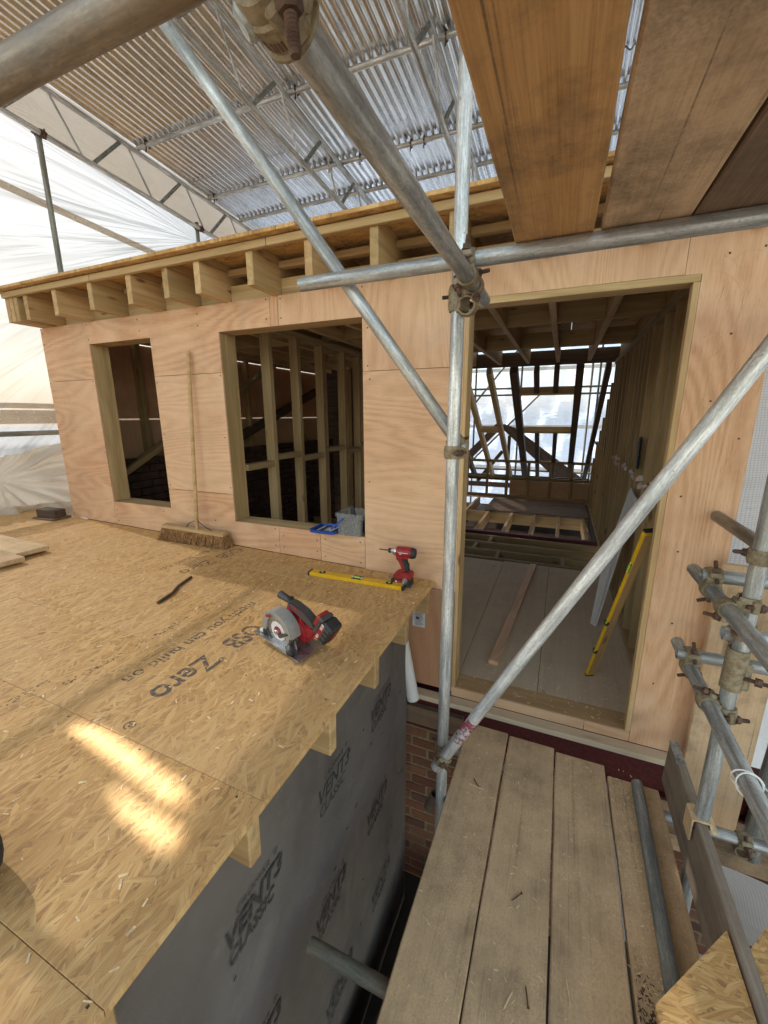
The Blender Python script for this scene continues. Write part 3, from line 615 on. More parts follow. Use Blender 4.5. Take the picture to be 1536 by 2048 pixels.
# hook clips on the purlins
def clip(x, y, label):
    t = thing('roof_clip', label, 'clip', (x, y, zr(y)), 'rusty hook clips on the purlin tubes'); M = Vector((x, y, zr(y)))
    poly_tube('hook', [M+Vector((0, .034*cos(a), .034*sin(a))) for a in [k*.45-1.2 for k in range(12)]], .008, P['bolt'], t, 6)
    tube('bolt', M+Vector((0, -.02, -.03)), M+Vector((.0, -.03, -.085)), P['bolt'], .007, t, 8, 0)
for i, (x, y) in enumerate(((-4.45, 3.86), (-4.5, 4.88), (-3.55, 4.88), (-2.75, 4.88), (-2.35, 4.88), (-2.0, 4.88), (-1.75, 4.88), (-2.5, 3.86), (-1.1, 3.86), (-1.6, 4.88))):
    clip(x, y, 'small rusty hook clip on the %s purlin tube %s' % ('upper' if y < 4 else 'lower', ['beside the left girder', 'at the left end', 'in the middle of the left bay', 'left of the diagonal tube', 'just right of the middle girder', 'halfway to the big near tube', 'beside the near tube', 'at the middle girder', 'beside the upright', 'right of the near tube'][i]))
# ================================================================== SHEETING
def foldL(s, t):
    y, z = -2.6+14.8*s, -3+6.2*t; a = math.atan2(z-2.35, y-4.9); r = math.hypot(z-2.35, y-4.9)
    d = .02*sin(a*26)*min(1, r/1.5)+.03*sin(y*2.1+z)+.012*sin(z*9+y*2)
    if z < -.3: d += .05*sin(y*5+z*3.3)+.05*sin(z*6-y*2.5)
    return -d
L0 = 14.8; HZ = 6.2
sL = thing('sheeting', 'white translucent debris sheeting hanging down the left side of the scaffold', 'sheeting', (-4.85, 4, 0))
def hole(s, t):
    y, z = -2.6+L0*s, -3+HZ*t
    return ((y-1.062)/.026)**2+((z-2.47)/.24)**2 < 1 or ((y-.985)/.020)**2+((z-2.70)/.19)**2 < 1
grid('sheet', (-4.85, -2.6, -3), (0, L0, 0), (0, 0, HZ), 1000, 124, foldL, P['mesh'], sL, hole)
def bandL(y0, z0, y1, z1, w_, nm='seam_band'):
    grid(nm, (-4.79, y0, z0), (0, y1-y0, z1-z0), (0, 0, w_), 40, 2, lambda s, t: -.012*sin(s*21), P['band'], sL)
bandL(-1, 2.2, 9, 1.62, .07); bandL(-2, -.05, 9, -.09, .13); bandL(-2, .10, 9, .05, .05)
ey = []
for k in range(70):
    y = -.9+k*.14; z = 2.2-(y+1)*.058+.035; ey.append((fr((-4.772, y, z), (1, 0, 0)), (.003, .022, .022)))
    if k < 60: ey.append((fr((-4.772, y, -.02), (1, 0, 0)), (.003, .02, .02))); ey.append((fr((-4.772, y, .045), (1, 0, 0)), (.003, .02, .02)))
stuffmesh('eyelets', ey, P['tie'], W[sL.name], sL)
def gath(s, t):
    y, z = s*1.7-.35, t*.75-.55; a = math.atan2(z, y); r = math.hypot(y, z)
    return .045*sin(a*13+1.5*sin(r*4))*min(1, r*3)+.03*sin(a*31+r*5)*min(1, r*2)+.06*math.exp(-r*r*9)+.02*sin(y*17+z*9)
grid('gathered_fold', (-4.62, 1.72, -1.22), (0, 1.7, .34), (.0, -.08, .78), 110, 60, lambda s, t: -gath(s, t), P['fold'], sL)
grid('gathered_fold', (-4.52, 1.80, -1.2), (.02, .75, -.06), (-.03, .03, .42), 60, 30, lambda s, t: .05*sin(11*s-9*t)+.03*sin(27*s+8*t), P['fold'], sL)
tag(grid('eave_flap', (-4.645, -1.9, 3.305), (0, 13.4, -.87), (-.15, 0, -.40), 60, 4, lambda s, t: .012*sin(s*60+t*3), P['fold']), 'translucent plastic flap hanging along the left roof eave', 'sheeting')
def foldF(s, t):
    x = -6+9*s; z = -6+9*t; d = .05*sin(x*3+z*2.2)+.03*sin(x*7-z*5)+.02*sin(x*15+z*3); return d
sF = thing('sheeting', 'bluish white sheeting closing the far end beyond the rafters', 'sheeting', (-1.5, 12.2, -1))
grid('sheet', (-6, 12.2, -6), (9, 0, 0), (0, 0, 9), 160, 80, foldF, P['film'], sF)
for z in (1.15, -.35, -1.5): grid('seam_band', (-6, 12.12, z), (9, 0, 0), (0, 0, .09), 30, 1, lambda s, t: 0, P['fold'], sF)
sR = thing('sheeting', 'reinforced grey white sheeting hanging beyond the right end of the wall', 'sheeting', (1.75, 3, -1))
grid('sheet', (1.8, 12, -4), (0, -11.2, 0), (0, 0, 7.2), 120, 60, lambda s, t: .05*sin(s*40+t*6)+.04*sin(t*23-s*11), P['grid'], sR)
grid('gathered_fold', (1.42, 2.9, -1.6), (.25, -.5, .1), (0, .1, 1.3), 16, 24, lambda s, t: .05*sin(9*s+4*t)+.04*sin(13*t), P['fold'], sR)
grid('loose_corner', (.80, 2.05, -2.12), (.7, -.62, .42), (.22, .12, -.5), 20, 14, lambda s, t: .03*sin(6*s+5*t), P['grid'], sR)
wr = grid('wall_wrap', (.742, 2.32, -.95), (.9, .55, 0), (0, 0, 2.2), 10, 10, lambda s, t: .02*sin(7*s+5*t), P['grid']); tag(wr, 'white gridded wrap fixed at the right edge of the plywood wall', 'sheeting')
# ================================================================== SCAFFOLD
def st(p, q, label, mat='galv', **k): return tag(tube('scaffold_tube', p, q, P[mat], **k), label, 'scaffold tube', 'scaffold tubes')
st((-2.6, .445, .477), (1.6, .445, .477), 'big dirty scaffold tube crossing the top left corner close to the camera', 'galb', seg=48)
st((-.318, -.9, .428), (-.318, 1.73, .428), 'scaffold tube running away from the camera to the upright under the overhead boards', 'galv', seg=40)
st((-.945, 1.43, .477), (1.7, 1.43, .477), 'transom tube carrying the ends of the overhead boards', 'galv', seg=36)
st((-.370, 1.53, -4.0), (-.370, 1.53, 2.95), 'main upright scaffold tube in front of the doorway', 'galw', seg=36)
tb_ = thing('scaffold_tube', 'diagonal brace with a pink paint mark crossing the doorway to the foot of the upright', 'scaffold tube', (-.385, 1.478, -1.52), 'scaffold tubes'); tube('tube', (1.05, 1.478, 1.25), (-.385, 1.478, -1.52), P['galw'], .02415, tb_, 36)
bd_ = Vector((1.435, 0, 2.77)).normalized(); tube('paint_mark', Vector((-.385, 1.478, -1.52))+bd_*.20, Vector((-.385, 1.478, -1.52))+bd_*.33, P['pink'], .0245, tb_, 28, .0003)
st((-1.60, 1.265, 1.63), (-.350, 1.60, -.128), 'long diagonal brace from the roof down to the back of the upright', 'galv', seg=36)
st((.608, 1.6, -2.3), (.608, 1.6, -.80), 'lower upright tube behind the toe board', 'galv', seg=32); st((.614, 1.6, -.79), (.614, 1.6, 1.8), 'upper upright tube at the right edge above the sleeve', 'galv', seg=32)
st((.556, 1.985, -.627), (.556, -.9, -.627), 'upper guard rail running towards the camera at the right edge', 'galv', seg=32); st((.556, 2.03, -.988), (.556, -.9, -.988), 'lower guard rail with the white cable tie', 'galv', seg=32)
st((.52, 1.767, -.577), (1.7, 1.767, -.577), 'short cross tube resting on the upper guard rail', 'galv', seg=28); st((.505, 1.83, -.938), (1.7, 1.83, -.938), 'short cross tube resting on the lower guard rail', 'galv', seg=28)
st((.66, 2.18, -.435), (.66, .2, -.435), 'free tube end pointing at the plywood above the guard rails', 'galb', seg=28); st((.577, 1.655, -.742), (1.5, 1.655, -.742), 'open tube end just under the upper guard rail', 'galw', seg=28)
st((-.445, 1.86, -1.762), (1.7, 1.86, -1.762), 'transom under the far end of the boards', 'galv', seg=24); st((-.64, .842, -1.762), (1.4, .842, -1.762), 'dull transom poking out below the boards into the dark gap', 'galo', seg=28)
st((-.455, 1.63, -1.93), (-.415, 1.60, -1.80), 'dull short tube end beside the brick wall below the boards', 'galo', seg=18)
st((.465, 1.905, -1.675), (.448, .93, -1.675), 'loose scaffold tube lying on the boards beside the toe board', 'gald', seg=32)
st((-4.66, 2.86, 2.55), (-4.66, 2.86, -3), 'upright tube standing against the left sheeting', 'gald', seg=16); st((-4.66, 4.67, 2.48), (-4.66, 4.67, -3), 'far upright tube at the left sheeting under the eave girder', 'gald', seg=16)
st((-4.70, -1, -.155), (-4.70, 9, -.155), 'level tube along the left sheeting below the seam band', 'gald', seg=14)
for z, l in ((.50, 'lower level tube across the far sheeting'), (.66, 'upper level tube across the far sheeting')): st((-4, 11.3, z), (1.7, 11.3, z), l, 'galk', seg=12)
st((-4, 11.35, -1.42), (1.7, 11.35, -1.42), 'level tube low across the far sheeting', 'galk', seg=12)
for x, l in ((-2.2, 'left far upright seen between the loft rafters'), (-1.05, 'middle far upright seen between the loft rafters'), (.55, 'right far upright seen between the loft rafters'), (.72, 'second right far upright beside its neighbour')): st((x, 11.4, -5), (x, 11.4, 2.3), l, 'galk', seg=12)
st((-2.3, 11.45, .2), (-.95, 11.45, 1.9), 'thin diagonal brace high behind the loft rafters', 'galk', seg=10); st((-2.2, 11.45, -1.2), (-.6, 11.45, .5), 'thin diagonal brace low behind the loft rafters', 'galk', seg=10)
# ---- couplers
def band(t, c, ax, wd=.048, mat='clamp', r=.0305, span=2*pi*.86, a0=0):
    M = fr(c, ax); bm = bmesh.new(); n = 22
    prof = [(-wd/2, r-.0055), (-wd/2, r), (-wd*.22, r+.0035), (wd*.22, r+.0035), (wd/2, r), (wd/2, r-.0055)]
    rings = []
    for i in range(n+1):
        a = a0+span*i/n; rings.append([bm.verts.new((x, cos(a)*q, sin(a)*q)) for x, q in prof])
    for a, b in zip(rings, rings[1:]):
        for k in range(len(prof)): bm.faces.new((a[k], a[(k+1) % len(prof)], b[(k+1) % len(prof)], b[k]))
    bm.faces.new(rings[0][::-1]); bm.faces.new(rings[-1])
    return ob('band', fbm('band', bm, P[mat], True, 50), M, t)
def nutbolt(t, p, d, L=.075, mat='bolt', nf=.48):
    p = Vector(p); d = Vector(d).normalized()
    bm = bmesh.new(); k = 9
    prof = [(0, .0062)]
    for i in range(int(L/.0035)): prof += [(i*.0035+.0012, .0072), (i*.0035+.003, .0058)]
    prof.append((L, .0055)); M = fr(p, d); rings = [[bm.verts.new((x, cos(2*pi*q/10)*r, sin(2*pi*q/10)*r)) for q in range(10)] for x, r in prof]
    for a, b in zip(rings, rings[1:]):
        for q in range(10): bm.faces.new((a[q], a[(q+1) % 10], b[(q+1) % 10], b[q]))
    bm.faces.new(rings[0][::-1]); bm.faces.new(rings[-1]); b = ob('bolt', fbm('bolt', bm, P[mat], True, 30), M, t)
    lathe('nut', [(0, .0125), (.003, .0142), (.013, .0142), (.0155, .012)], p+d*(L*nf), d, P[mat], t, 6); lathe('washer', [(0, .0155), (.003, .0155)], p+d*(L*nf-.0035), d, P[mat], t, 14)
def coupler(c1, a1, c2, a2, label, b1=None, b2=None, mat='clamp', L=.085):
    """two bands round two tubes (centres c, axes a), a saddle between them, bolts b = (offset, direction)"""
    c1, c2, a1, a2 = Vector(c1), Vector(c2), Vector(a1).normalized(), Vector(a2).normalized(); m = (c1+c2)/2
    t = thing('scaffold_coupler', label, 'coupler', m, 'scaffold couplers')
    d = (c2-c1).normalized() if (c2-c1).length > 1e-3 else Vector((0, 1, 0))
    for c, a, s, b in ((c1, a1, 1, b1), (c2, a2, -1, b2)):
        M = fr(c, a); q = M.inverted().to_3x3() @ (d*s); a0 = math.atan2(q.z, q.y)
        band(t, c, a, a0=a0+.45, mat=mat)
        e = a.cross(d).normalized(); b = Vector(b) if b is not None else e
        b = b.normalized(); off = b.cross(a).normalized()
        if off.dot(d*s) > 0: off = -off
        e = M.to_3x3()
        # lug and bolt standing off the band
        base = c+off*.030-b*.012; box('lug', c+off*.036, (.042, .022, .018), P[mat], t, a, off, .004)
        nutbolt(t, c+off*.037-b*.03, b, L, 'bolt')
    box('saddle', m, (.05, .05, max(.022, (c2-c1).length-.052)), P[mat], t, a1, d, .004)
    return t
coupler((-.318, .445, .428), (0, 1, 0), (-.318, .445, .477), (1, 0, 0), 'big rusty coupler clamping the dirty near tube to the tube running away', (.25, .1, 1), (0, -.2, 1), L=.08)
# lower half of the near coupler: cast swivel body hanging beside the tube
nc = thing('swivel_coupler', 'cast brown swivel coupler body hanging at the top edge next to its threaded bolt', 'coupler', (-.35, .47, .44))
band(nc, (-.318, .462, .428), (0, 1, 0), .050, r=.0315, span=2*pi); band(nc, (-.318, .444, .428), (0, 1, 0), .010, r=.0345, span=2*pi); band(nc, (-.318, .482, .428), (0, 1, 0), .009, r=.0345, span=2*pi)
lathe('pivot', [(0, .017), (.007, .017), (.011, .013)], (-.344, .446, .412), (-.75, -.35, -.62), P['gald'], nc, 20)
box('hinge', (-.300, .452, .402), (.05, .03, .016), P['clamp'], nc, (0, 1, 0), (.5, 0, -1), .004)
for k in range(9): box('stamp_mark', (-.318+-.0*k+.0345*sin(-.9+.14*k), .466, .428-.0345*cos(-.9+.14*k)), (.012, .0025, .0012), P['bolt'], nc, (0, 1, 0), (sin(-.9+.14*k), 0, -cos(-.9+.14*k)), 0)
box('lug', (-.284, .432, .412), (.042, .030, .026), P['clamp'], nc, (0, 1, -.3), (.3, 0, 1), .006)
nutbolt(nc, (-.284, .428, .412), (.05, .12, -1), .058, 'bolt', .16)
coupler((-.370, 1.53, .41), (0, 0, 1), (-.318, 1.53, .428), (0, 1, 0), 'coupler joining the main upright and the tube running away under the boards', (-1, -.3, -.05), (1, -.15, .05))
coupler((-.318, 1.43, .428), (0, 1, 0), (-.318, 1.43, .477), (1, 0, 0), 'coupler gripping the transom with its bolt standing up beside the upright', (.4, -.6, -1), (.05, .2, 1))
coupler((-.370, 1.53, .375), (0, 0, 1), (-.33, 1.50, .36), (0, 1, .1), 'lower half coupler under the joint of the main upright', (1, -.5, 0), (.3, -.9, -.4))
coupler((-.370, 1.53, -.135), (0, 0, 1), (-.376, 1.592, -.10), Vector((1.25, .335, -1.758)), 'swivel coupler halfway up the main upright holding the rear brace', (-.3, -1, 0), (1, .3, .3))
coupler((-.370, 1.53, -1.46), (0, 0, 1), (-.352, 1.478, -1.456), Vector((-1.435, 0, -2.77)), 'dusty swivel coupler joining brace and upright at board level', (-1, -.2, .2), (1, -.3, -.3))
RB = [((.608, 1.6, -.60), (0, 0, 1), (.556, 1.6, -.627), (0, 1, 0), 'coupler fixing the upper guard rail to the right upright', (1, .3, -.1), (-1, .1, .1)),
      ((.608, 1.6, -1.01), (0, 0, 1), (.556, 1.6, -.988), (0, 1, 0), 'yellow painted coupler fixing the lower guard rail to the right upright', (1, .3, -.1), (-1, .1, .2)),
      ((.556, 1.767, -.627), (0, 1, 0), (.556, 1.767, -.577), (1, 0, 0), 'coupler holding the short cross tube on the upper guard rail', (-.8, .2, -.4), (-.1, .4, 1)),
      ((.556, 1.83, -.988), (0, 1, 0), (.556, 1.83, -.938), (1, 0, 0), 'coupler holding the short cross tube on the lower guard rail', (-.8, .2, -.4), (-.1, .4, 1)),
      ((.614, 1.6, -.44), (0, 0, 1), (.66, 1.6, -.435), (0, 1, 0), 'coupler high on the right upright at the free tube end', (-1, -.3, .1), (.3, .2, -1)),
      ((.614, 1.6, -.70), (0, 0, 1), (.62, 1.655, -.742), (1, 0, 0), 'coupler behind the right upright at the open tube end', (.9, -.4, 0), (.3, .1, -1)),
      ((.86, 1.86, -1.762), (1, 0, 0), (.86, 1.86, -1.80), (0, 1, 0), 'rusty coupler on the low transom behind the toe board', (.2, -.5, -1), (0, .3, -1))]
for a in RB: coupler(*a)
for x, z, y, l in ((-4.655, 2.53, 2.86, 'small coupler at the top of the left upright'), (-4.655, 2.42, 4.67, 'small coupler at the top of the far left upright')): coupler((-4.66, y, z), (0, 0, 1), (-4.6, y, 2.70-.065*y), (0, 1, -.065), l, (1, 0, 0), (0, 0, -1), 'bolt')
coupler((.55, 11.4, .66), (0, 0, 1), (.55, 11.34, .66), (1, 0, 0), 'far coupler where the right far upright meets the level tubes', None, None, 'bolt'); coupler((-1.05, 11.4, .5), (0, 0, 1), (-1.05, 11.34, .5), (1, 0, 0), 'far coupler on the middle far upright', None, None, 'bolt')
slv = thing('sleeve_coupler', 'pale pitted sleeve coupler joining the two right upright tubes', 'coupler', (.61, 1.6, -.83))
tube('sleeve', (.609, 1.6, -.915), (.611, 1.6, -.765), P['clamp'], .0315, slv, 28, .006); nutbolt(slv, (.63, 1.58, -.86), (1, -.3, 0), .07); box('lug', (.642, 1.59, -.86), (.10, .016, .022), P['clamp'], slv, (0, 0, 1), (1, 0, 0), .004)
ct = thing('cable_tie', 'white cable tie looped round the lower guard rail', 'cable tie', (.556, 1.23, -.988))
poly_tube('loop', [(.556+.030*cos(a), 1.235+.012*sin(a*1.0), -.988+.030*sin(a)) for a in [k*2*pi/20 for k in range(20)]], .0022, P['tie'], ct, 6, True); poly_tube('loop', [(.556+.033*cos(a), 1.25-.012*cos(a), -.988+.031*sin(a)) for a in [k*2*pi/20 for k in range(20)]], .0022, P['tie'], ct, 6, True)
poly_tube('tail', [(.588, 1.24, -.985), (.615, 1.20, -.99), (.64, 1.21, -1.0), (.70, 1.25, -.98)], .003, P['tie'], ct, 6)
# ---- boards
def sboard(c0, c1, lab, mat, y0, y1, z, th=.038, jit=.004):
    b = thing('scaffold_board', lab, 'scaffold board', ((c0+c1)/2, (y0+y1)/2, z), 'scaffold boards')
    ws = []; n = 14; rnd_ = random.Random(lab); L = y1-y0
    # board with slightly worn, wandering edges
    bm = bmesh.new(); rows_ = []
    for i in range(n+1):
        y = -L/2+L*i/n; a = (c0-c1)/2+rnd_.uniform(-1, 1)*jit*.5; b2 = (c1-c0)/2+rnd_.uniform(-1, 1)*jit*.5; e = .004; zz = rnd_.uniform(-.0012, .0012)
        rows_.append([bm.verts.new((y, -x_, q+zz)) for x_, q in ((a, -th/2+e), (a, th/2-e), (a+e, th/2), (b2-e, th/2), (b2, th/2-e), (b2, -th/2+e), (b2-e, -th/2), (a+e, -th/2))])
    for p_, q_ in zip(rows_, rows_[1:]):
        for k in range(8): bm.faces.new((p_[k], p_[(k+1) % 8], q_[(k+1) % 8], q_[k]))
    bm.faces.new(rows_[0][::-1]); bm.faces.new(rows_[-1])
    ob('board', fbm('board', bm, P[mat]), fr(((c0+c1)/2, (y0+y1)/2, z-th/2), (0, 1, 0)), b)
    return b
sboard(-.344, -.127, 'leftmost dusty platform board with nails and splinters on it', 'brd', -1.0, 2.02, -1.7); sboard(-.119, .106, 'second platform board from the left with two nails lying on it', 'brd', -1.1, 2.01, -1.701)
sboard(.114, .339, 'third platform board from the left with one thin pale splinter on it', 'brd', -1.0, 1.985, -1.699); sboard(.349, .558, 'platform board under the loose tube covered in dirt and shavings', 'brd', -1.0, 1.93, -1.701)
sboard(-.178, .036, 'orange brown overhead board seen from below', 'brdo', -1.8, 1.452, .540, jit=.006); sboard(.052, .262, 'wide grey brown overhead board seen from below', 'brdg', -1.8, 1.46, .540, jit=.003); sboard(.268, .48, 'dark overhead board at the right edge', 'brdk', -1.8, 1.47, .540); sboard(.49, .72, 'overhead board out at the right corner', 'brdk', -1.8, 1.47, .540)
tb = thing('toe_board', 'weathered toe board standing on edge along the platform', 'scaffold board', (.6, 1.5, -1.6), 'scaffold boards')
bar('board', (.602, 2.0, -1.587), (.600, .93, -1.587), .036, .222, P['toe'], tb, (0.03, 0, 1), .004); bar('end_band', (.602, 2.002, -1.4755), (.602, 1.86, -1.4755), .0365, .002, P['gald'], tb)
hb = thing('toe_board_clip', 'dusty folded steel clip over the toe board at the right upright', 'clip', (.6, 1.6, -1.5))
poly = [(.577, -1.56), (.577, -1.473), (.583, -1.469), (.625, -1.469), (.634, -1.50), (.65, -1.505), (.655, -1.495), (.641, -1.488), (.632, -1.462), (.582, -1.462), (.571, -1.468), (.571, -1.56)]
prism('plate', [(x, 1.645, z) for x, z in poly], (0, 1, 0), .075, P['brd'], hb); band(hb, (.608, 1.6, -1.50), (0, 0, 1), .04, 'bolt')
wp = thing('scaffold_board', 'old brown board standing upright against the right end of the wall', 'scaffold board', (.82, 2.14, -1.3), 'scaffold boards')
aabb('board', (.692, 2.12, -1.985), (.945, 2.158, -.635), P['brdg'], wp, 'z', .004)
dpz = tube('downpipe', (1.02, 2.14, -2.1), (1.06, 2.14, -.9), P['gald'], .045); tag(dpz, 'grey pipe standing behind the guard rails beside the upright board', 'pipe')
# ================================================================== LOOSE THINGS
ofc = prism('osb_offcut', [(.352, .955, -1.487), (.590-.012, 1.222, -1.487), (.580, 1.05, -1.487), (.58, .92, -1.487), (.622, .92, -1.487), (.622, 1.19, -1.487), (.80, 1.42, -1.487), (.95, .8, -1.487), (.36, .70, -1.487)], (0, 0, 1), .018, P['osbn']); tag(ofc, 'fresh yellow OSB offcut notched round the toe board in the bottom right corner', 'board')
for x in (.45, .75): tag(aabb('timber_block', (x, .72, -1.70), (x+.09, .82, -1.506), P['pine2']), 'pine block propping up the OSB offcut at its %s end' % ('left' if x < .6 else 'right'), 'timber')
br = thing('brick', 'dark sooty brick lying on the deck at the left end of the wall', 'brick', dp(-4.05, 2.1)); b0 = dp(-4.07, 2.08)
box('slab', b0+DN*.008, (.25, .16, .014), P['brdk'], br, (1, .12, 0), DN, .003); ob('block', boxmesh(.215, .105, .068, P['dark'], .006), fr(b0+DN*.05, (1, .12, -.024), DN), br)
for i, (y0, y1, x1, m) in enumerate(((1.36, 1.545, -3.125, 'brd'), (1.20, 1.355, -3.02, 'brdg'))):
    o = box('loose_board', dp(x1-.7, (y0+y1)/2, .031), (1.4, y1-y0, .03), P[m], None, DX, DN, .003); tag(o, ('longer grey loose board lying on the deck at the left edge', 'shorter dusty loose board nearer the camera at the left edge')[i], 'board')
    tag(box('loose_batten', dp(x1-.5-.1*i, (y0+y1)/2, .008), (.05, .15, .015), P['dark'], None, DX, DN), ('dark packer under the longer loose board', 'dark packer under the nearer loose board')[i], 'timber')
poly_s = poly_tube('bark_strip', [dp(-1.805, 1.31, .006), dp(-1.83, 1.42, .010), dp(-1.88, 1.50, .008), dp(-1.92, 1.624, .006)], .008, P['dark'], None, 6); tag(poly_s, 'curved dark strip of bark lying on the deck', 'bark')
# ---- broom
bt = thing('broom', 'wooden yard broom with brown bristles leaning on the wall between the windows', 'broom', (-2.4, 2.1, -.9))
hL, hR = Vector((-2.70, 2.10, -.800)), Vector((-2.135, 2.135, -.820)); hz = Vector((.02, -.12, 1)).normalized()
bar('head', hL, hR, .058, .024, P['pine2'], bt, hz, .004)
bi = []
for k in range(2600):
    s = random.random(); tt = random.uniform(-.028, .028); hx = (hR-hL).normalized(); hy = hz.cross(hx)
    root = hL+(hR-hL)*s+hy*tt-hz*.012; tip = root-hz*.098+hx*random.uniform(-.014, .014)+(hx*((s-.5)*.05))+Vector((0, -.022, 0))*random.random()*1.8+hy*tt*.5
    tip.z = max(tip.z, dz(tip.x)+.002); bi.append((fr((root+tip)/2, tip-root), ((tip-root).length, .0035, .0035)))
stuffmesh('bristles', bi, P['brist'], W[bt.name], bt)
tube('handle', (-2.385, 2.115, -.815), (-2.353, 2.175, .425), P['pine2'], .0135, bt, 14, 0, .0125)
for a, b in (((-2.50, 2.12, -.80), (-2.383, 2.12, -.735)), ((-2.25, 2.13, -.81), (-2.383, 2.12, -.735))): poly_tube('brace', [a, ((a[0]+b[0])/2+.005, 2.10, (a[2]+b[2])/2+.012), b], .0035, P['dgry'], bt, 6)
# ---- spirit levels
def level(name_l, p, q, face, wd, th, vials, lab):
    t = thing('spirit_level', lab, 'spirit level', p, 'yellow spirit levels'); p, q, face = Vector(p), Vector(q), Vector(face).normalized(); d = (q-p).normalized(); L = (q-p).length
    bar('body', p, q, wd, th, P['yel'], t, face, .003); y = face.cross(d)
    for e, s in ((p, -1), (q, 1)): box('end_cap', e+d*s*.004, (.014, wd+.002, th+.002), P['blk'], t, d, face, .003)
    for f_, kind in vials:
        c = p+d*L*f_+face*(th/2)
        if kind == 'h':
            box('vial_frame', c+face*.0004, (.062, wd*.86, .004), P['blk'], t, d, face, .001); lathe('vial', [(-.02, .004), (-.018, .009), (.018, .009), (.02, .004)], c-face*.001, d, P['vial'], t, 10)
            for s in (-.022, .022): box('vial_plate', c+d*s*1.25+face*.0022, (.008, wd*.5, .002), P['tie'], t, d, face, .0005)
        else: lathe('end_vial', [(-.001, .020), (.0018, .020), (.0022, .015)], c, face, P['blk'], t, 20); lathe('vial', [(0, .008), (.004, .007)], c+face*.0008, face, P['vial'], t, 12)
    return t
level('a', dp(-1.325, 1.978, .012), dp(-.745, 2.012, .012), DN, .056, .023, ((.13, 'o'), (.52, 'h'), (.86, 'o')), 'yellow spirit level lying flat on the deck in front of the drill')
lvb = level('b', (.300, 2.665, -1.625), (.438, 2.30, -.56), (-.75, -.45, .12), .022, .052, ((.2, 'o'), (.42, 'o'), (.79, 'h')), 'long yellow spirit level leaning inside the doorway')
lp, lq = Vector((.300, 2.665, -1.625)), Vector((.438, 2.30, -.56)); ld_ = (lq-lp).normalized(); lf = Vector((-.75, -.45, .12)); lf = (lf-ld_*lf.dot(ld_)).normalized(); ly_ = lf.cross(ld_)
ly_ = ly_ if ly_.y < 0 else -ly_
bar('shaded_side', lp+ly_*.0115+ld_*.02, lq+ly_*.0115-ld_*.02, .0016, .040, P['pine2'], lvb, lf, 0)  # dull strip laid on the yellow side, standing in for its shade
# ---- things in the room
fb = box('floor_batten', (-.225, 3.57, -1.622), (2.06, .066, .03), P['plyp'], None, (.13, 2.06, 0)); tag(fb, 'pinkish timber batten lying on the chipboard floor', 'timber')
pbd = prism('plasterboard_offcut', [(.345, 3.42, -1.636), (.375, 3.38, -1.636), (.545, 3.45, -.60), (.545, 3.75, -.56), (.40, 3.62, -1.20)], (-.95, -.25, .25), .0125, P['pb']); tag(pbd, 'grey white plasterboard offcut leaning against the stud wall', 'plasterboard')
hw = thing('handsaw', 'dark blue toothed handsaw hanging on the stud wall', 'saw', (.54, 3.65, -.3)); it = [(-.21, 3.66), (-.21, 3.74), (-.41, 3.68), (-.42, 3.60)]
tt_ = [(3.62+.012*(k % 2), -.20-.2*k/24) for k in range(25)]; prism('blade', [(.55, y, z) for y, z in tt_]+[(.55, 3.70, -.41), (.55, 3.71, -.2), (.55, 3.69, -.165), (.55, 3.65, -.165)], (-1, 0, 0), .012, P['navy'], hw)
wpipe = tube('waste_pipe', (-.775, 2.07, -1.27), (-.700, 2.09, -1.70), P['pipe'], .037); tag(wpipe, 'white plastic pipe sloping down from under the deck beside the wall', 'pipe')
pp = thing('paper_notice', 'small printed paper label fixed on brown plywood under the deck edge', 'paper', (-.71, WY-.002, -1.22)); aabb('sheet', (-.748, WY-.003, -1.268), (-.668, WY-.001, -1.165), P['paper'], pp, bev=0)
stuffmesh('print_lines', [(Matrix.Translation((-.708+random.uniform(-.006, .006), WY-.0034, -1.178-.006*k)), (random.uniform(.03, .062), .0003, .0018)) for k in range(14)]+[(Matrix.Translation((-.715, WY-.0034, -1.21)), (.02, .0003, .016))], P['dgry'], W[pp.name], pp)
# ---- bucket with lid on the window sill
bk = thing('bucket', 'clear plastic tub of screws with a blue handle on the window sill', 'bucket', (-1.165, WY+.06, -.735))
def gp():
    g = G('clear_plastic'); g.P(Base_Color=(.80, .82, .84, 1), Roughness=.25); tp_ = g.n('BsdfTransparent', {0: (.9, .92, .93, 1)}); mx = g.n('MixShader', {0: .88, 1: g.b.outputs[0], 2: tp_.outputs[0]}); g.t.links.new(mx.outputs[0], g.out.inputs[0]); return g.m
P['clear'] = gp(); bx0, bx1, by0, by1, bz0, bz1 = -1.262, -1.078, WY-.035, WY+.145, -.733, -.590
def rrect(x0, x1, y0, y1, r, n=5):
    o = []
    for cx, cy, a in ((x1-r, y1-r, 0), (x0+r, y1-r, pi/2), (x0+r, y0+r, pi), (x1-r, y0+r, 3*pi/2)):
        for k in range(n+1): b = a+pi/2*k/n; o.append((cx+r*cos(b), cy+r*sin(b)))
    return o
def shell(name, levels, mat, parent, M, closed_bottom=True):
    bm = bmesh.new(); rs = [[bm.verts.new((x, y, z)) for x, y in rr] for z, rr in levels]; n = len(rs[0])
    for a, b in zip(rs, rs[1:]):
        for k in range(n): bm.faces.new((a[k], a[(k+1) % n], b[(k+1) % n], b[k]))
    if closed_bottom: bm.faces.new(rs[0][::-1])
    return ob(name, fbm(name, bm, mat, True, 40), M, parent)
cx, cy = (bx0+bx1)/2, (by0+by1)/2; BM = Matrix.Translation((cx, cy, bz0)); hx, hy = (bx1-bx0)/2, (by1-by0)/2
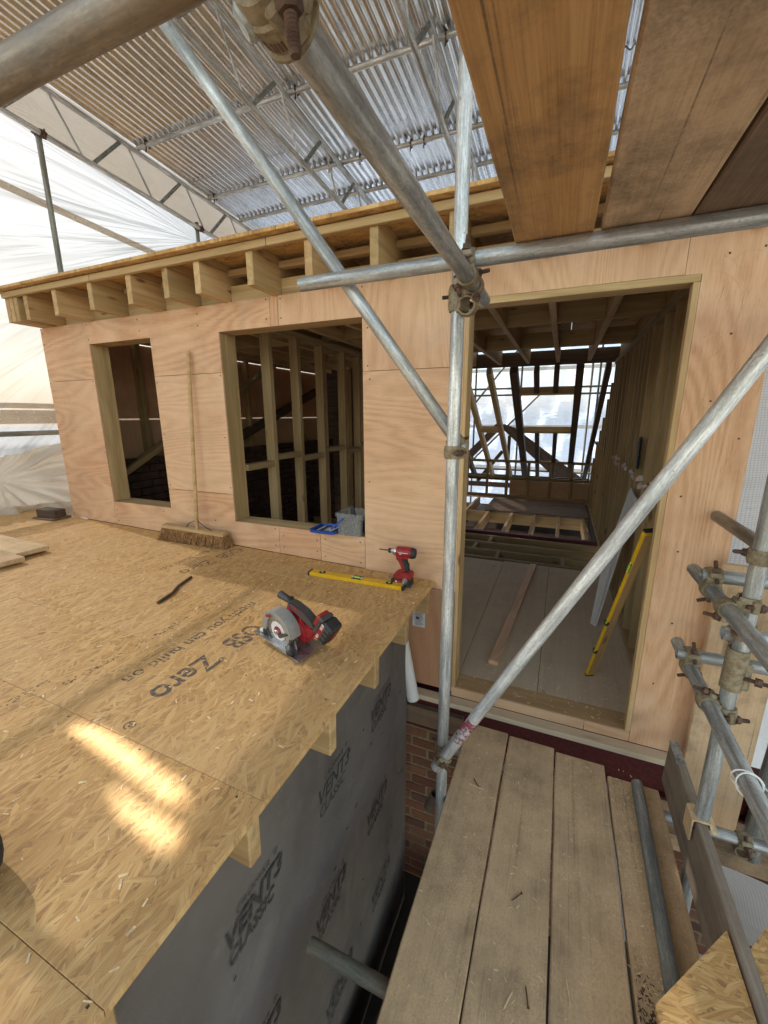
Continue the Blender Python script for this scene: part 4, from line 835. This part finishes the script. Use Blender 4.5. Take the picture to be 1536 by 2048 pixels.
shell('tub', [(0, rrect(-hx*.88, hx*.88, -hy*.88, hy*.88, .02)), (.118, rrect(-hx*.96, hx*.96, -hy*.96, hy*.96, .024)), (.12, rrect(-hx*1.03, hx*1.03, -hy*1.03, hy*1.03, .026)), (.138, rrect(-hx*1.03, hx*1.03, -hy*1.03, hy*1.03, .026)), (.140, rrect(-hx, hx, -hy, hy, .024)), (.143, rrect(-hx, hx, -hy, hy, .024)), (.143, rrect(-hx*.94, hx*.94, -hy*.94, hy*.94, .022)), (.004, rrect(-hx*.85, hx*.85, -hy*.85, hy*.85, .018))], P['clear'], bk, BM)
stuffmesh('screws', [(Matrix.Translation((cx+random.uniform(-.068, .068), cy+random.uniform(-.062, .062), bz0+.008+random.random()**1.3*.085))@Euler((random.random()*3, random.random()*3, random.random()*3)).to_matrix().to_4x4(), (.038, .0042, .0042)) for k in range(620)], P['clamp'], W[bk.name], bk)
box('label_panel', (cx+.02, by0+.0085, bz0+.062), (.0005, .08, .062), P['blue'], bk, (0, 1, -.06), (0, 0, 1), 0) if False else box('label_panel', (bx1-.004, cy, bz0+.062), (.11, .001, .075), P['navy'], bk, (0, 1, 0), (0, 0, 1), 0)
poly_tube('handle', [(cx-.09, by0+.01, bz0+.112), (cx-.02, by0-.012, bz0+.118), (cx-.055, by0-.02, bz0+.085), (cx-.10, by0-.03, bz0+.045)][1:], .0055, P['blue'], bk, 8)
prism('scraper', [(cx-.01, cy, bz0+.05), (cx+.02, cy, bz0+.05), (cx-.005, cy+.0, bz0+.185), (cx-.03, cy, bz0+.18)], (0, -1, 0), .012, P['blk'], bk)
ld = thing('blue_tray', 'blue tub lid lying upside down on the window sill beside the tub', 'lid', (-1.36, WY+.05, -.73)); LM = Matrix.Translation((-1.358, WY+.045, -.733))
shell('rim', [(.0, rrect(-.092, .092, -.088, .088, .022)), (.020, rrect(-.096, .096, -.092, .092, .024)), (.020, rrect(-.088, .088, -.084, .084, .02)), (.004, rrect(-.086, .086, -.082, .082, .02))], P['blue'], ld, LM)
box('insert', (-1.358, WY+.045, -.727), (.150, .140, .004), P['dgry'], ld, bev=.001); box('label_panel', (-1.345, WY+.045, -.7245), (.05, .07, .001), P['paper'], ld, bev=0)
for s in (-.05, .045): box('rib', (-1.358+s, WY+.045, -.7235), (.012, .12, .003), P['paper'], ld, bev=.0005)
# ---- circular saw
SO = dp(-.992, 1.278, .0)
sx_ = Vector((.968, -.25, -.14)).normalized(); SM = fr(SO+Vector((0, 0, .034)), sx_, (.02, -.10, 1))
def SL(x, y, z): return SM @ Vector((x, y, z))
def SD(x, y, z): return SM.to_3x3() @ Vector((x, y, z))
sa = thing('circular_saw', 'red cordless circular saw with a grey blade guard resting on the deck', 'circular saw', SO)
def sprism(name, pts, y0, th, mat, bev=.004):
    """profile in the saw's x-z plane, from y0 back by th"""
    return prism(name, [SL(x, y0, z) for x, z in pts], SD(0, -1, 0), th, P[mat], sa, SD(1, 0, 0), bev)
def arc(cx, cz, r, a0, a1, n): return [(cx+r*cos(R(a0+(a1-a0)*k/n)), cz+r*sin(R(a0+(a1-a0)*k/n))) for k in range(n+1)]
by = -.048
sprism('base_plate', [(-.165, .0), (.175, 0), (.175, .0035), (-.165, .0035)], -.080, .165, 'steel', .0005)
sprism('base_rim', [(-.165, .0036), (.175, .0036), (.175, .009), (-.165, .009)], -.080, .004, 'steel', .0005)
bz = .072
bl = lathe('blade', [(-.0009, .0825), (.0009, .0825)], SL(-.005, by, bz), SD(0, 1, 0), P['steel'], sa, 48)
teeth = []
for k in range(36):
    a = 2*pi*k/36; M = fr(SL(-.005+.0835*cos(a), by, bz+.0835*sin(a)), SD(cos(a+.5), 0, sin(a+.5)), SD(0, 1, 0)); teeth.append((M, (.010, .007, .0026)))
stuffmesh('blade_teeth', teeth, P['steel'], W[sa.name], sa)
lathe('blade_decal', [(0, .052), (.0006, .0515)], SL(-.005, by-.0012, bz), SD(0, -1, 0), P['tie'], sa, 36); lathe('flange', [(0, .026), (.004, .024)], SL(-.005, by-.002, bz), SD(0, -1, 0), P['red'], sa, 24)
lathe('arbor_bolt', [(0, .015), (.006, .015), (.007, .010), (.014, .009)], SL(-.005, by-.006, bz), SD(0, -1, 0), P['steel'], sa, 6)
# upper guard: a hollow crescent over the blade
up_o = arc(-.005, bz, .108, 5, 176, 22); up_i = arc(-.005, bz, .076, 170, 62, 14)
sprism('upper_guard', up_o+[(-.113, bz-.03), (-.088, bz-.03)]+up_i+[(.062, .098), (.07, .085), (.101, .082)], by-.012, .010, 'gry', .002)
bm = bmesh.new(); prof = [(-.004, .100), (-.004, .1085), (.050, .1085), (.055, .100)]; rings = []
for k in range(25):
    a = R(2+180*k/24); rings.append([bm.verts.new(SL(-.005+r*cos(a), by+y_, bz+r*sin(a))) for y_, r in prof])
for a, b in zip(rings, rings[1:]):
    for k in range(4): bm.faces.new((a[k], a[(k+1) % 4], b[(k+1) % 4], b[k]))
bm.faces.new(rings[0][::-1]); bm.faces.new(rings[-1]); I = SM.inverted(); bmesh.ops.transform(bm, matrix=I, verts=bm.verts)
ob('guard_shell', fbm('guard_shell', bm, P['gry'], True, 35), SM, sa)
bm = bmesh.new(); prof = [(-.006, .085), (-.006, .097), (.034, .099), (.036, .090)]; rings = []
for k in range(21):
    a = R(-170+175*k/20); rings.append([bm.verts.new(Vector((-.003+r*cos(a), by+y_, bz+r*sin(a)))) for y_, r in prof])
for a, b in zip(rings, rings[1:]):
    for k in range(4): bm.faces.new((a[k], a[(k+1) % 4], b[(k+1) % 4], b[k]))
bm.faces.new(rings[0][::-1]); bm.faces.new(rings[-1]); ob('lower_guard', fbm('lower_guard', bm, P['dgry'], True, 35), SM, sa)
sprism('guard_lever', [(.012, bz-.012), (.022, bz+.004), (.078, bz+.034), (.085, bz+.026), (.04, bz-.010), (.022, bz-.020)], by-.018, .008, 'dgry', .002)
sprism('guard_decal', [(-.066, bz+.064), (-.028, bz+.078), (-.030, bz+.092), (-.070, bz+.078)], by-.0225, .0006, 'red', 0)
sprism('front_bracket', [(-.125, .008), (-.09, .008), (-.082, .045), (-.118, .05)], -.055, .03, 'blk', .004); sprism('front_clamp', [(-.145, .008), (-.12, .008), (-.122, .022), (-.142, .022)], -.06, .02, 'tie', .002)
# motor body, handle, battery
sprism('motor_housing', [(.005, .03), (.125, .03), (.145, .055), (.14, .115), (.10, .145), (.04, .15), (.0, .12)], .004, .062, 'red', .008)
lathe('motor', [(0, .034), (.004, .040), (.075, .040), (.085, .034), (.09, .02)], SL(.02, .02, .085), SD(0, 1, 0), P['blk'], sa, 24)
sprism('front_post', [(-.012, .135), (.038, .130), (.034, .185), (.012, .205), (-.006, .192)], .006, .040, 'red', .006)
sprism('handle', [(-.004, .208), (.012, .228), (.055, .230), (.115, .212), (.165, .188), (.205, .160), (.190, .140), (.150, .158), (.095, .184), (.045, .196), (.010, .190)], .004, .044, 'dgry', .009)
sprism('trigger', [(.052, .198), (.10, .182), (.096, .168), (.048, .182)], .012, .026, 'red', .004); sprism('handle_inlay', [(.03, .208), (.105, .192), (.108, .200), (.045, .219)], .0025, .003, 'red', .001)
sprism('rear_post', [(.085, .135), (.112, .125), (.10, .175), (.078, .185)], .010, .034, 'red', .005); sprism('rear_housing', [(.10, .06), (.165, .075), (.19, .115), (.185, .15), (.10, .13)], .008, .056, 'red', .008)
box('lock_button', SL(.008, .026, .230), (.022, .03, .012), P['blk'], sa, SD(1, 0, 0), SD(0, 0, 1), .004)
lathe('side_handle', [(0, .016), (.006, .021), (.03, .019), (.07, .017), (.10, .014)], SL(-.115, .055, .185), SD(1, .03, -.05), P['dgry'], sa, 18); lathe('handle_end', [(0, .010), (.003, .008)], SL(-.115, .055, .185), SD(-1, 0, 0), P['blk'], sa, 12)
bx = fr(SL(.248, .035, .168), SD(.80, 0, -.42), SD(.42, 0, .80)); BX = lambda x, y, z: bx @ Vector((x, y, z)); BD = lambda x, y, z: bx.to_3x3() @ Vector((x, y, z))
box('battery', BX(.012, 0, .0), (.062, .082, .128), P['blk'], sa, BD(1, 0, 0), BD(0, 0, 1), .010); box('battery_cap', BX(-.032, 0, .004), (.026, .076, .116), P['dgry'], sa, BD(1, 0, 0), BD(0, 0, 1), .007); box('battery_shoulder', BX(-.05, 0, .02), (.03, .07, .07), P['red'], sa, BD(1, 0, 0), BD(0, 0, 1), .008)
box('battery_label', BX(-.006, -.0415, .0), (.026, .0012, .105), P['red'], sa, BD(1, 0, 0), BD(0, 0, 1), 0); box('battery_stripe', BX(.046, 0, -.005), (.0014, .018, .08), P['red'], sa, BD(1, 0, 0), BD(0, 0, 1), 0)
for z in (-.045, -.015, .015, .045): box('battery_rib', BX(.018, -.0425, z), (.034, .004, .012), P['dgry'], sa, BD(1, 0, 0), BD(0, 0, 1), .0015)
text('lettering', 'M18', .022, fr(BX(-.001, -.0425, .018), BD(0, 0, 1), BD(0, -1, 0)), P['tie'], sa, off=.0004); text('lettering', '8.0', .020, fr(BX(-.001, -.0425, -.045), BD(0, 0, 1), BD(0, -1, 0)), P['tie'], sa, off=.0006)
lathe('dust_port', [(0, .018), (.004, .021), (.04, .021), (.046, .019), (.047, .012)], SL(.085, -.05, .028), SD(.75, -.62, 0), P['dgry'], sa, 22); lathe('dust_port_cap', [(0, .019), (.006, .017), (.016, .006)], SL(.119, -.078, .028), SD(.75, -.62, 0), P['blk'], sa, 22)
sprism('depth_bracket', [(.075, .004), (.105, .004), (.092, .05), (.082, .05)], -.03, .006, 'steel', .001)
sa.scale = (.84, .84, .84)
# ---- impact driver standing on its battery
DO = dp(-.765, 2.075); dv = thing('impact_driver', 'red cordless impact driver standing upright on its battery by the wall', 'drill', DO)
DM = fr(DO, (-.985, -.10, .03), (0, 0, 1))         # local x points where the bit points
def DL(x, y, z): return DM @ Vector((x, y, z))
def DD(x, y, z): return DM.to_3x3() @ Vector((x, y, z))
def dprism(name, pts, y0, th, mat, bev=.004): return prism(name, [DL(x, y0, z) for x, z in pts], DD(0, 1, 0), th, P[mat], dv, DD(1, 0, 0), bev)
box('battery', DL(.008, 0, .022), (.118, .078, .042), P['blk'], dv, DD(1, 0, 0), (0, 0, 1), .009); box('battery_rim', DL(.008, 0, .008), (.122, .082, .014), P['dgry'], dv, DD(1, 0, 0), (0, 0, 1), .005)
dprism('foot', [(-.052, .043), (.058, .043), (.062, .055), (.035, .080), (-.04, .084), (-.054, .074)], .036, .072, 'red', .006); box('badge', DL(.018, .0395, .028), (.05, .002, .016), P['red'], dv, DD(1, 0, 0), (0, 0, 1), 0)
lathe('light', [(0, .006), (.003, .005)], DL(.034, .038, .03), DD(0, 1, 0), P['tie'], dv, 10); dprism('belt_clip', [(-.005, .02), (-.03, .02), (-.034, .046), (-.018, .06), (-.002, .046)], .044, .003, 'steel', .001)
dprism('grip', [(-.036, .080), (.004, .080), (.012, .12), (.028, .165), (-.012, .170), (-.028, .12)], .018, .036, 'blk', .009); dprism('grip_inlay', [(-.012, .082), (.006, .082), (.014, .12), (.034, .150), (.046, .168), (.016, .172), (-.004, .12)], .019, .038, 'red', .004)
dprism('trigger', [(.030, .140), (.046, .146), (.050, .168), (.028, .168)], .009, .018, 'blk', .004)
lathe('motor_body', [(-.055, .018), (-.052, .028), (-.035, .032), (.0, .0325), (.042, .030), (.046, .026)], DL(0, 0, .196), DD(1, 0, 0), P['red'], dv, 26); lathe('end_cap', [(-.068, .015), (-.064, .027), (-.046, .033), (-.040, .033)], DL(0, 0, .195), DD(1, 0, 0), P['blk'], dv, 24)
dprism('neck', [(-.03, .160), (.046, .163), (.050, .180), (-.032, .18)], .022, .044, 'red', .006)
lathe('nose', [(.046, .027), (.058, .025), (.074, .014), (.078, .013)], DL(0, 0, .196), DD(1, 0, 0), P['steel'], dv, 24); lathe('chuck', [(.078, .013), (.080, .014), (.093, .014), (.096, .009)], DL(0, 0, .196), DD(1, 0, 0), P['blk'], dv, 18); lathe('bit', [(.095, .0042), (.118, .0042), (.122, .003), (.146, .0045), (.150, .0015)], DL(0, 0, .196), DD(1, 0, 0), P['dgry'], dv, 6)
for s in (0, .004): box('print_line', DL(.002, .0322-s*.4, .200-s*2.2), (.055-s*3, .001, .0035), P['tie'], dv, DD(1, 0, 0), (0, -.1, 1), 0)
tag(prism('cedar_sliver', [dp(-.93, 2.16, .004), dp(-.80, 2.02, .004), dp(-.78, 2.05, .004), dp(-.92, 2.17, .004)], DN, .004, P['pine2']), 'thin wood sliver lying beside the impact driver', 'wood sliver')
# ---- dark rounded tool bag just entering at the left edge
bg_ = thing('tool_bag', 'dark navy rounded bag just entering the picture at the lower left edge', 'bag', dp(-1.12, .30))
bm = bmesh.new(); bmesh.ops.create_uvsphere(bm, u_segments=24, v_segments=16, radius=1)
for v in bm.verts: v.co = Vector((math.copysign(abs(v.co.x)**.7, v.co.x)*.10, math.copysign(abs(v.co.y)**.7, v.co.y)*.075, math.copysign(abs(v.co.z)**.6, v.co.z)*.075+.075))
ob('bag_body', fbm('bag_body', bm, P['navy'], True), Matrix.Translation(dp(-1.075, .245, 0)), bg_); poly_tube('strap', [dp(-1.15, .245, .13), dp(-1.13, .245, .19), dp(-1.09, .245, .19), dp(-1.07, .245, .13)], .008, P['blk'], bg_)
# ---- nails, splinters, shavings, grit
for (x, y, a, l) in ((-.245, 1.66, -.9, 'bent brown nail near the far end of the leftmost board'), (.045, .985, -1.35, 'large brown nail on the second board close to its right edge'), (-.02, 1.2, .9, 'thin long nail on the second board')):
    n_ = thing('nail', l, 'nail', (x, y, -1.697), 'nails lying on the boards'); d = Vector((cos(a), sin(a), 0)); p0 = Vector((x, y, -1.6965)); lathe('shank', [(0, .0004), (.006, .0018), (.05, .0018)], p0, d, P['bolt'], n_, 8); lathe('head', [(0, .0045), (.0015, .0045)], p0+d*.05, d, P['bolt'], n_, 10)
for x, y, a, L, l in ((-.225, 1.62, -.05, .075, 'pale flat splinter near the far end of the leftmost board'), (.165, 1.02, 1.75, .07, 'thin pale splinter on the third board'), (.0, .93, 1.2, .05, 'short pale splinter on the second board')):
    d = Vector((cos(a), sin(a), 0)); o = bar('splinter', Vector((x, y, -1.696))-d*L/2, Vector((x, y, -1.697))+d*L/2, .008 if L > .07 else .004, .0025, P['rope'], None, (0, 0, 1), .001); tag(o, l, 'splinter', 'wood splinters')
rs = random.Random(3)
def scatter(name, n, fn, szs, mat, lab):
    it = []
    for k in range(n):
        p, nn = fn(); a = rs.random()*2*pi; L = rs.uniform(*szs); it.append((fr(p, (cos(a), sin(a), rs.uniform(-.12, .12)), nn), (L, L*rs.uniform(.07, .35), .0009)))
    tag(stuffmesh(name, it, mat, Matrix.Translation(it[0][0].translation), None), lab, 'debris')
def onboards():
    while 1:
        x, y = rs.uniform(-.34, .55), rs.uniform(.3, 2.0)**1
        if min(abs(x+.125), abs(x-.11), abs(x-.342)) > .014: return Vector((x, y, -1.6972)), Vector((0, 0, 1))
scatter('wood_shavings', 420, onboards, (.004, .018), P['rope'], 'pale wood shavings scattered over the platform boards')
scatter('wood_shavings', 520, lambda: (Vector((rs.gauss(.42, .035), rs.uniform(.5, 1.9), -1.6972)), Vector((0, 0, 1))), (.003, .014), P['rope'], 'shavings heaped along the loose tube')
scatter('dirt', 240, lambda: (Vector((.355+abs(rs.gauss(0, .05)), 1.03+rs.gauss(0, .055)-.0, -1.6970)), Vector((0, 0, 1))), (.004, .014), P['dark'], 'dark crumbs of dirt spilled on the board beside the loose tube')
scatter('sawdust_flakes', 600, lambda: (dp(rs.uniform(-3.2, -.63), rs.uniform(.2, 2.1), .0006), DN), (.004, .02), P['rope'], 'pale flakes scattered over the OSB deck')
scatter('sawdust_flakes', 260, lambda: (Vector((rs.uniform(-.48, .46), rs.uniform(WY+.02, WY+.5), -1.6325)), Vector((0, 0, 1))), (.004, .022), P['rope'], 'shavings on the threshold and floor of the doorway')
